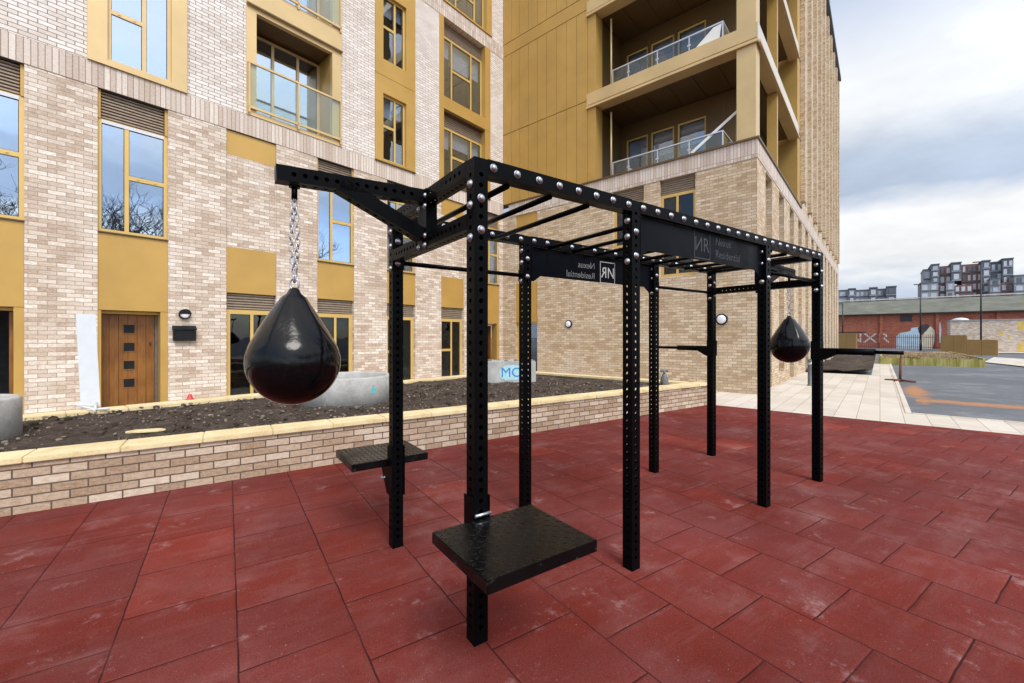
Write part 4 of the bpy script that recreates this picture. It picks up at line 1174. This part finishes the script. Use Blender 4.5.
# step platforms
def platform(a_, b_, sg):
    zt = .60; wd = .545; dp = .465; t = .05; sh = .018 if sg < 0 else -.015; a_ = a_+sh
    y0 = b_+sg*(h+.006); y1 = y0+sg*dp
    ys = sorted((y0, y1))
    m = MB(); m.box(a_-wd/2, a_+wd/2, ys[0], ys[1], zt-t, zt)
    o = m.build('step_platform', [MAT['coat_plate'], MAT['coat_edge']], rig, bevel=.003)
    for pg in o.data.polygons:
        if abs(pg.normal.z) < .5: pg.material_index = 1
    # raised five-bar-like tread: lozenges turned alternately
    m = MB(); nx, ny = 15, 13
    for i in range(nx):
        for j in range(ny):
            cx_ = a_-wd/2+(i+.5)*wd/nx; cy_ = ys[0]+(j+.5)*dp/ny
            an = PI/4 if (i+j) % 2 else -PI/4
            e = Vector((math.cos(an), math.sin(an), 0)); f = Vector((-e.y, e.x, 0))
            cc = Vector((cx_, cy_, zt+.0004))
            base = [cc+e*.0175, cc+f*.0062, cc-e*.0175, cc-f*.0062]
            topv = [cc+e*.012+Vector((0, 0, .0014)), cc+f*.0035+Vector((0, 0, .0014)), cc-e*.012+Vector((0, 0, .0014)), cc-f*.0035+Vector((0, 0, .0014))]
            m.poly(topv)
            for k in range(4): m.quad(base[k], base[(k+1) % 4], topv[(k+1) % 4], topv[k])
    m.build('tread', MAT['coat_plate'], o)
    # bracket: two cheeks hugging the post, under-brace, pin
    m = MB()
    a_ -= sh
    for s in (-1, 1):
        m.prism([(b_-sg*.045, .36), (b_+sg*(h+.02), .36), (b_+sg*.20, zt-t-.002), (b_+sg*(h+.003), zt-t-.002), (b_+sg*(h+.003), zt+.10), (b_-sg*.045, zt+.10)],
                a_+s*(h+.002), a_+s*(h+.010), lambda p, hh: (hh, p[0], p[1]))
    m.build('bracket', MAT['coat'], o)
    m = MB(); m.tube((a_-h-.03, b_+sg*.10, .46), (a_+h+.03, b_+sg*.10, .46), .009, 10); m.tube((a_-h-.03, b_+sg*.10, .46), (a_-h-.034, b_+sg*.10, .46), .016, 12)
    m.tube((a_-.04, b_+sg*(h+.012), zt+.018), (a_+.046, b_+sg*(h+.012), zt+.018), .008, 10)
    m.build('pin', MAT['steel'], o)
platform(PA[0], PBF, -1); platform(PA[0], PBB, 1)
# dip handles on the far end posts
def dip(a_, b_, sg, ln):
    z = 1.315
    m = MB()
    for s in (-1, 1):
        m.prism([(b_-sg*.045, z-.09), (b_+sg*(h+.01), z-.09), (b_+sg*.17, z-.025), (b_+sg*.17, z+.03), (b_+sg*h, z+.03), (b_+sg*h, z+.10), (b_-sg*.045, z+.10)], a_+s*(h+.001), a_+s*(h+.008), lambda p, hh: (hh, p[0], p[1]))
    m.box(a_-h, a_+h, *sorted((b_-sg*(h+.002), b_-sg*(h+.009))), z-.09, z+.10)
    m.box(a_-h, a_+h, *sorted((b_+sg*(h+.001), b_+sg*.17)), z+.022, z+.03)
    o = m.build('dip_bracket', MAT['coat'], rig)
    m = MB(); m.tube((a_, b_+sg*.10, z), (a_, b_+sg*.46, z), .032, 18); m.build('dip_sleeve', MAT['coat'], o)
    m = MB(); m.tube((a_, b_+sg*.455, z), (a_, b_+sg*ln, z), .017, 16); m.build('dip_handle', MAT['coat'], o)
dip(PA[3], PBF, -1, .66); dip(PA[3], PBB, 1, .80)

# ------------------------------------------------------------------ punch bags
def bag(label, a_, b_, ztop, zarm, chain_links, phase):
    """ztop: tip of the bag, zarm: underside of the arm"""
    w = wr(a_, b_); o = thing('punch_bag', label, 'punch bag', (w.x, w.y, ztop-.575), 0, 'teardrop punch bags hanging from the rig arms')
    R = .213; prof = []
    top = .575; cz = R
    prof += [(.012, top), (.024, top-.008), (.034, top-.03)]
    # straight cone tangent to the sphere
    apex = top+.045
    Lc = apex-cz; s = R/Lc; zt_ = cz+R*s; rt = R*math.sqrt(1-s*s)
    for k in range(1, 15):
        z = top-.03+(zt_-top+.03)*k/14
        r = rt*(apex-z)/(apex-zt_)
        r *= 1+.035*math.sin(PI*k/14)
        prof.append((r, z))
    a0_ = math.asin(s)
    for k in range(1, 22):
        t = a0_-(a0_+PI/2*.985)*k/21
        prof.append((R*math.cos(t), cz+R*math.sin(t)))
    def mod(t, z):
        f = max(0, min(1, (z-.20)/.22)); f = f*f*(3-2*f)*.62
        n_ = 5; w_ = 2*PI/n_
        u = ((t-phase+w_/2) % w_)-w_/2
        pent = math.cos(PI/n_)/math.cos(u)*1.10
        return 1+(pent-1)*f-.008*f*math.sin(9*t+z*20)
    m = MB(); m.lathe(prof, 100, mod=mod); m.build('bag_body', MAT['vinyl'], o, off=(0, 0, 0))
    m = MB()
    m.torus((0, 0, top+.018), .021, .005, (1, 0, 0), (0, 0, 1), .006, 16, 8); m.build('ring', MAT['chain'], o, off=(0, 0, 0))
    # two strands of chain up to the hanger
    m = MB(); zc0, zc1 = top+.045, zarm-(ztop-.575)-.065
    n = int((zc1-zc0)/.030)
    for s_ in (-1, 1):
        for k in range(n+1):
            z = zc0+(zc1-zc0)*k/n; f = math.sin(PI*min(1, k/n))*.014*s_
            an = phase+(PI/2 if k % 2 else 0)+.4*s_+k*.12
            m.torus((f*math.cos(phase+PI/2), f*math.sin(phase+PI/2), z), .0098, .0031, (math.cos(an), math.sin(an), 0), (0, 0, 1), .0105, 14, 6)
    m.build('chain', MAT['chain'], o, off=(0, 0, 0))
    m = MB(); zz_ = zarm-(ztop-.575)
    m.tube((0, 0, zz_-.07), (0, 0, zz_-.001), .014, 12); m.tube((0, 0, zz_-.012), (0, 0, zz_-.001), .026, 12)
    m.build('hanger', MAT['coat'], o, off=(0, 0, 0))
    return o
ZARM = H-T-.026
bag('large black teardrop punch bag on a chain, hanging in front of the windows', ax0, BM, 1.703, ZARM, 9, rad(-58))
bag('black teardrop punch bag seen between the two end posts of the rig', ax1, BM, 1.72, ZARM, 9, rad(-128))

# ------------------------------------------------------------------ bollard beside the wing and soil bed along it
v = ground_at(810.3, 385.5)
o = thing('bollard', 'dark grey bollard on the pale paving close to the wing', 'bollard', (v.x, v.y, 0))
m = MB(); m.lathe([(.02, .80), (.06, .79), (.072, .77), (.072, .70), (.066, .69), (.066, .03), (.09, .02), (.09, 0)], 20); m.build('shaft', MAT['grey_item'], o, off=(0, 0, 0))
m = MB(); m.lathe([(.0735, .69), (.075, .685), (.075, .64), (.0735, .635)], 20); m.build('band', MAT['steel'], o, off=(0, 0, 0))
mb = MB(); bm = mb.bm; V = {}
for i in range(95):
    for j in range(11):
        c = 21.4+i*.2; d = .25+j*.212
        V[i, j] = bm.verts.new((c, d, .12+.26*mn.noise(Vector((c*.7, d*1.1, 2)))+.05*mn.noise(Vector((c*4, d*4, 7)))))
for i in range(94):
    for j in range(10): bm.faces.new((V[i, j], V[i+1, j], V[i+1, j+1], V[i, j+1])).smooth = True
o = link('soil_strip', mb.mesh('soil_strip', MAT['soil'], recalc=False)); o.rotation_euler = (0, 0, ROT_B); tag(o, kind='structure')

# ------------------------------------------------------------------ yard: rusty stand, raised bed, hoardings, walls, lamp posts
v = ground_at(900, 381)
o = thing('sign_stand', 'rusty red steel stand on cross feet standing on the tarmac', 'stand', (v.x, v.y, -.02), rad(20))
m = MB(); m.tube((0, 0, .02), (.05, 0, .78), .036, 10); m.tube((.05, 0, .6), (.06, 0, .95), .026, 10); m.build('pole', MAT['rust'], o, off=(0, 0, 0))
m = MB()
for an in (.2, 1.75, 3.3, 4.9): m.tube((0, 0, .05), (.40*math.cos(an), .40*math.sin(an), .03), .032, 8); m.tube((.34*math.cos(an), .34*math.sin(an), .0), (.34*math.cos(an), .34*math.sin(an), .06), .02, 8)
m.tube((.34*math.cos(.2), .34*math.sin(.2), .04), (.34*math.cos(1.75), .34*math.sin(1.75), .04), .026, 8)
m.build('feet', MAT['rust'], o, off=(0, 0, 0))

v0 = ground_at(930, 365.5); cb0 = cd(v0)[0]
rb = bthing('raised_bed', 'low raised bed edged with mossy yellow timber boards beyond the tarmac', 'raised bed', cb0, -3)
dR = (cb0*.6534-(985-CX)/FPX*cb0*.757)/(.757+.6534*(985-CX)/FPX); dL = (cb0*.6534-(880-CX)/FPX*cb0*.757)/(.757+.6534*(880-CX)/FPX)
m = MB(); d = dR
while d < dL: m.box(cb0, cb0+.07, d+.004, min(d+.24, dL)-.004, -.02, .37+random.uniform(-.03, .03)); d += .24
m.box(cb0+.07, cb0+14, dR, dR+.07, -.02, .42); m.box(cb0+.07, cb0+14, dL-.07, dL, -.02, .42)
m.build('timber_edging', MAT['timber_edge'], rb)
m = MB(); bm = m.bm; V = {}
for i in range(57):
    for j in range(31):
        c = cb0+.07+i*.25; d = dR+.07+(dL-dR-.14)*j/30
        V[i, j] = bm.verts.new((c, d, .34+.10*mn.noise(Vector((c, d, 1)))+.05*mn.noise(Vector((c*3, d*3, 1)))))
for i in range(56):
    for j in range(30): bm.faces.new((V[i, j], V[i+1, j], V[i+1, j+1], V[i, j+1]))
m.build('bed_surface', MAT['grass'], rb, recalc=False)
gm = MB()
for k in range(2600):
    c = cb0+.1+random.random()**1.5*10; d = random.uniform(dR+.1, dL-.1)
    w = wb(c, d); hh = random.uniform(.04, .17); an = random.random()*PI; dx = Vector((math.cos(an), math.sin(an), 0))*.012
    tip = w+Vector((random.uniform(-.07, .07), random.uniform(-.07, .07), .36+hh)); b0 = w+Vector((0, 0, .30))
    gm.poly([b0-dx, b0+dx, tip])
o = gm.build('dry_grass', MAT['grass'], merge=False, recalc=False); tag(o, 'tufts of dry brown grass growing in the timber raised bed', 'grass', kind='stuff')

def hoarding(x0, x1, yb, ytop, label):
    p, q = ground_at(x0, yb), ground_at(x1, yb+ (x1-x0)*.028)
    top = HC+(CY-ytop)/FPX*p.y
    d = (q-p); L_ = Vector((d.x, d.y, 0)).length
    o = thing('hoarding', label, 'hoarding', (p.x, p.y, -.02), math.atan2(d.y, d.x), 'brown board hoardings in the yard')
    n = max(2, int(L_/1.22)); w = L_/n
    m = MB()
    for k in range(n): m.box(k*w+.008, (k+1)*w-.008, 0, .03, .03, top)
    m.build('board', MAT['hoard'], o, off=(0, 0, 0))
    m = MB()
    for k in range(n+1): m.box(k*w-.04, k*w+.04, .032, .11, 0, top-.05)
    m.build('post', MAT['hoard'], o, off=(0, 0, 0))
hoarding(941, 966, 353, 335, 'brown board hoarding further back, against the pale yard wall')
hoarding(966.5, 997, 355, 339.3, 'lower brown board hoarding closest to the raised bed')
hoarding(838, 856, 350.5, 333, 'brown board hoarding just past the end of the tall building')

# pale brick yard building
c0 = 60.8
def d_at(x, c): r = (x-CX)/FPX; return (c*.6534-r*c*.757)/(.757+.6534*r)
yw = bthing('yard_wall', 'pale buff brick yard wall with yellow paint patches', 'wall', c0, d_at(985, c0))
m = MB(); m.box(c0, c0+2.5, -40, d_at(950, c0), -.02, 3.05); m.build('wall', MAT['brick'], yw)
m = MB(); m.box(c0-.06, c0+2.56, -40, d_at(950, c0)+.06, 3.052, 3.15); m.build('coping', MAT['grey_clad2'], yw)
for x0, x1, z0, z1 in ((1017, 1030, 2.1, 2.9), (1017, 1032, .1, .95), (999, 1003, 1.55, 1.95), (1007, 1010, 1.3, 1.55)):
    m = MB(); m.box(c0-.006, c0-.002, d_at(x1, c0), d_at(x0, c0), z0, z1); m.build('paint_patch', MAT['graf_yellow'], yw)
# pavement beyond the yard
def pxsheet(name, pts, z, mat): return sheet(name, [ground_at(x, y) for x, y in pts], z, mat, ROT_B)
pxsheet('pavement', [(984, 362.5), (1060, 371), (1060, 364), (1024, 359.5), (994, 357.5)], .03, MAT['slabs'])
pxsheet('far_pavement', [(996, 353.2), (1070, 354), (1070, 351.6), (996, 351.6)], .03, MAT['slabs'])

# red brick warehouse with graffiti
cw = 75.0
wh_ = bthing('warehouse', 'long low red brick warehouse with mossy roof and graffiti', 'warehouse', cw, -3)
m = MB(); m.box(cw, cw+22, -45, 30, -.02, 4.42); m.build('wall', MAT['brick_red'], wh_)
m = MB()
m.prism([(cw-.4, 4.55), (cw+6.5, 6.75), (cw+16, 6.75), (cw+22.4, 4.55)], -45.5, 30.5, lambda p, hh: (p[0], hh, p[1])); m.build('roof', MAT['roof'], wh_)
m = MB(); m.box(cw+6.2, cw+6.6, -45.5, 30.5, 6.80, 6.95); m.build('ridge', MAT['graf_white'], wh_)
m = MB(); m.box(cw-.42, cw-.02, -45.5, 30.5, 4.425, 4.545); m.build('gutter', MAT['dark_metal'], wh_)
for x in (881, 937, 998, 1050):
    d = d_at(x, cw); m = MB(); m.box(cw-.16, cw-.002, d-.16, d+.16, -.02, 4.42); m.build('pier', MAT['brick_red'], wh_)
d = d_at(906, cw); m = MB(); m.box(cw-.05, cw-.002, d-.55, d+.55, 3.5, 4.3); m.build('vent', MAT['dark_metal'], wh_)
d = d_at(852, cw); m = MB(); m.box(cw-.02, cw-.002, d-1.4, d+2.5, 2.05, 2.18); m.build('rail', MAT['dark_metal'], wh_)
def gz(y, x): r = (x-CX)/FPX; Z = cw/(.757+.6534*r); return HC+(CY-y)/FPX*Z
def graf(name, pts, mat, k=0):
    m = MB(); m.prism([(d_at(x, cw), gz(y, x)) for x, y in pts], cw-.006-k*.004, cw-.003-k*.004, lambda p, hh: (hh, p[0], p[1])); m.build(name, MAT[mat], wh_)
graf('graffiti', [(896, 349), (896, 336), (900, 333), (906, 332), (910, 331), (911, 328), (918, 327), (920, 333), (923, 338), (922, 349)], 'graf_blue')
graf('graffiti', [(918.5, 333), (917.5, 328), (921, 325), (927, 324), (930, 326), (926, 331), (922, 334)], 'graf_black', 2)
graf('graffiti', [(922, 349), (922, 336), (926, 330), (930, 326), (934, 330), (935, 337), (932, 349)], 'graf_cream', 1)
graf('graffiti', [(936, 343), (937, 326), (940, 322), (941, 330), (940, 343)], 'graf_blue', 1)
d = d_at(868, cw)
me = text_mesh('NXR', 1.75, .01); 
me.transform(Matrix.Translation((cw-.008, d, 1.25)) @ Matrix.Rotation(-PI/2, 4, 'Z') @ Matrix.Scale(1.2, 4, (1, 0, 0)) @ RX)
me.transform(Matrix.Translation(-OFF[wh_.name])); me.materials.clear(); me.materials.append(MAT['graf_white']); link('graffiti', me, wh_)
d = d_at(961, cw); m = MB(); m.lathe([(.2, 4.36), (.7, 4.28), (1.0, 4.05), (1.1, 3.8)], 16, lambda a, b, c: (cw-3+a, d+b, c))
w = MB()
# white domed rooflight behind the yard wall
o = bthing('dome_tank', 'white domed tank top showing above the pale yard wall', 'tank', c0+4.5, d_at(960, c0+4.5))
m2 = MB(); m2.lathe([(.1, 3.50), (.35, 3.46), (.6, 3.36), (.7, 3.2), (.7, 0)], 20, lambda a, b, c: (c0+4.5+a, d_at(960, c0+4.5)+b, c)); m2.build('tank_body', MAT['white'], o)
m.bm.free(); w.bm.free()

cf_ = 66.0
pf = bthing('palisade_fence', 'rust brown palisade fence in front of the warehouse graffiti', 'fence', cf_, d_at(890, cf_))
dA, dB = d_at(939, cf_), d_at(856, cf_)
m = MB(); d = dA
while d < dB: m.box(cf_, cf_+.02, d, d+.045, .05, 1.75); d += .17
m.build('pales', MAT['rust'], pf)
m = MB(); m.box(cf_+.022, cf_+.06, dA, dB, .3, .36); m.box(cf_+.022, cf_+.06, dA, dB, 1.4, 1.46); m.build('rail', MAT['rust'], pf)
def lamp_post(x, yb, yt, label):
    p = ground_at(x, yb); hh = HC+(CY-yt)/FPX*p.y
    o = thing('lamp_post', label, 'lamp post', (p.x, p.y, -.02), ROT_B, 'slim dark lamp posts in the yard')
    m = MB(); m.tube((0, 0, 0), (0, 0, 1.2), .10, 12); m.tube((0, 0, 1.2), (0, 0, hh), .07, 12, .05); m.build('pole', MAT['dark_metal'], o, off=(0, 0, 0))
    m = MB(); m.box(-.12, .12, -.05, .55, hh, hh+.08); m.build('lamp_head', MAT['dark_metal'], o, off=(0, 0, 0), bevel=.02)
lamp_post(920.5, 350.5, 284.5, 'slim dark lamp post in front of the graffiti')
lamp_post(981, 352.5, 262, 'tallest dark lamp post, rising behind the lower brown hoarding')
lamp_post(842.7, 350.5, 304, 'dark lamp post nearest the tall pale building')

# far apartment blocks on the skyline
def far_block(Z, label, vols, x_mid, mats):
    """vols: (x0, x1, ytop, ybottom, depth offset, material, windows?)"""
    p = Vector(((x_mid-CX)/FPX*Z, Z, 0)); c_, d_ = cd(p)
    o = bthing('apartment_block', label, 'building', c_, d_)
    def pt(x, cc): return d_at(x, cc)
    for x0, x1, yt, yb, dc, mk, nw, nh in vols:
        cc = c_+dc; xm = (x0+x1)/2; Zm = cc/(.757+.6534*(xm-CX)/FPX)
        zt = HC+(CY-yt)/FPX*Zm; zb = max(0, HC+(CY-yb)/FPX*Zm)
        d0, d1 = d_at(x1, cc), d_at(x0, cc)
        m = MB(); m.box(cc, cc+14-dc*.2, d0, d1, zb if dc < 0 and yb < 296 else 0, zt); m.build('volume', MAT[mk], o)
        if mk != 'far_red':
            m = MB(); m.box(cc-.3, cc+14, d0-.15, d1+.15, zt+.01, zt+.35); m.build('roof', MAT['grey_clad'], o)
        for i in range(nw):
            for j in range(nh):
                q = random.uniform(.18, .27); w0 = d0+(d1-d0)*(i+q)/nw; w1 = d0+(d1-d0)*(i+1-q)/nw
                fh = (zt-max(zb, 8))/nh; z0 = zt-fh*(j+.82); z1 = zt-fh*(j+.22)
                m = MB(); m.box(cc-.12, cc-.02, w0, w1, z0, z1); m.build('window', MAT[random.choice(('far_win', 'far_win_b', 'far_win_d', 'far_win_b'))], o)
        for j in range(nh):
            fh = (zt-max(zb, 8))/nh; z0 = zt-fh*(j+.97)
            m = MB(); m.box(cc-.25, cc-.02, d0+.05, d1-.05, z0, z0+.35); m.build('balcony_band', MAT['grey_clad' if mk != 'grey_clad' else 'grey_clad2'], o)
far_block(165, 'tall stepped grey and red brick apartment block on the skyline', [
    (923, 931, 270, 300, 0, 'grey_clad2', 1, 3), (931, 939, 264.7, 283, -3, 'grey_clad', 1, 3), (939, 951, 266, 284, -1, 'far_red', 2, 2), (951, 961, 263, 281, -3, 'grey_clad', 1, 2),
    (961, 982, 264, 300, 0, 'far_red', 4, 4), (982, 990, 261, 300, -3, 'grey_clad', 1, 5), (990, 1002, 262.5, 300, 0, 'grey_clad', 2, 4), (1002, 1013, 259, 300, -2, 'grey_clad', 2, 5),
    (920, 938, 283, 300, -7, 'grey_clad2', 2, 2), (938, 946, 284.5, 300, -6, 'far_red', 1, 2), (946, 954, 282, 300, -8, 'grey_clad2', 1, 2), (954, 972, 285, 300, -6, 'far_red', 3, 2),
    (990, 1000, 279, 300, -8, 'grey_clad2', 1, 3), (1000, 1014, 283, 300, -6, 'far_red', 2, 2), (1014, 1034, 275.5, 300, -8, 'grey_clad2', 2, 3)], 965, None)
far_block(190, 'lower grey apartment block on the skyline beside the tall building edge', [
    (826, 848, 291, 304, 0, 'grey_clad2', 2, 2), (848, 855, 289, 304, -3, 'grey_clad', 1, 2), (855, 869, 290.5, 304, 0, 'grey_clad2', 3, 2), (869, 877, 288, 304, -3, 'grey_clad', 1, 2),
    (877, 886, 289.5, 304, 0, 'grey_clad2', 2, 2), (886, 896, 286.8, 304, -3, 'grey_clad', 1, 2)], 860, None)

# ------------------------------------------------------------------ bare trees (skyline, and across the road behind the photographer, seen in the windows)
def bare_tree(p, hgt, label, seed, levels=6, cat='tree', group=None, spread=.62, mat='bark'):
    rnd = random.Random(seed)
    o = thing('bare_tree', label, 'tree', p, 0, group)
    tr = MB(); br = MB()
    def grow(mb, a, d, ln, r, lv):
        b = a+d*ln
        mb.tube(a, b, r, 6 if lv < 3 else 4, r*.68, cap=False)
        if lv == levels: return
        for k in range(3 if lv else 4):
            ax = Vector((rnd.uniform(-1, 1), rnd.uniform(-1, 1), rnd.uniform(-.25, .7))).normalized()
            nd = (d*(1-spread*.6)+ax*spread).normalized(); nd.z = nd.z*.8+.2; nd.normalize()
            grow(br, a+d*ln*rnd.uniform(.6, 1.0) if k else b, nd, ln*rnd.uniform(.58, .82), r*.6, lv+1)
    grow(tr, Vector((0, 0, 0)), Vector((rnd.uniform(-.05, .05), rnd.uniform(-.05, .05), 1)).normalized(), hgt*.28, hgt*.013, 0)
    tr.build('trunk', MAT[mat], o, off=(0, 0, 0), merge=False, recalc=False)
    br.build('crown', MAT[mat], o, off=(0, 0, 0), merge=False, recalc=False)
for k, (x, y, s) in enumerate(((20, -9.5, 17), (27, -3.5, 18), (25, -17, 18), (12, -14, 16))):
    bare_tree((x, y, 0), s, 'leafless tree across the road behind the photographer', 20+k, 6, group='bare trees mirrored in the windows')
for x, Z, s, sd in ((912, 150, 17, 3), (966, 150, 19.5, 5)):
    bare_tree(((x-CX)/FPX*Z, Z, 0), s, 'leafless tree on the skyline in front of the tall stepped block' if x > 950 else 'leafless tree on the skyline in the gap left of the stepped block', sd, 5, mat='leaf_gap')
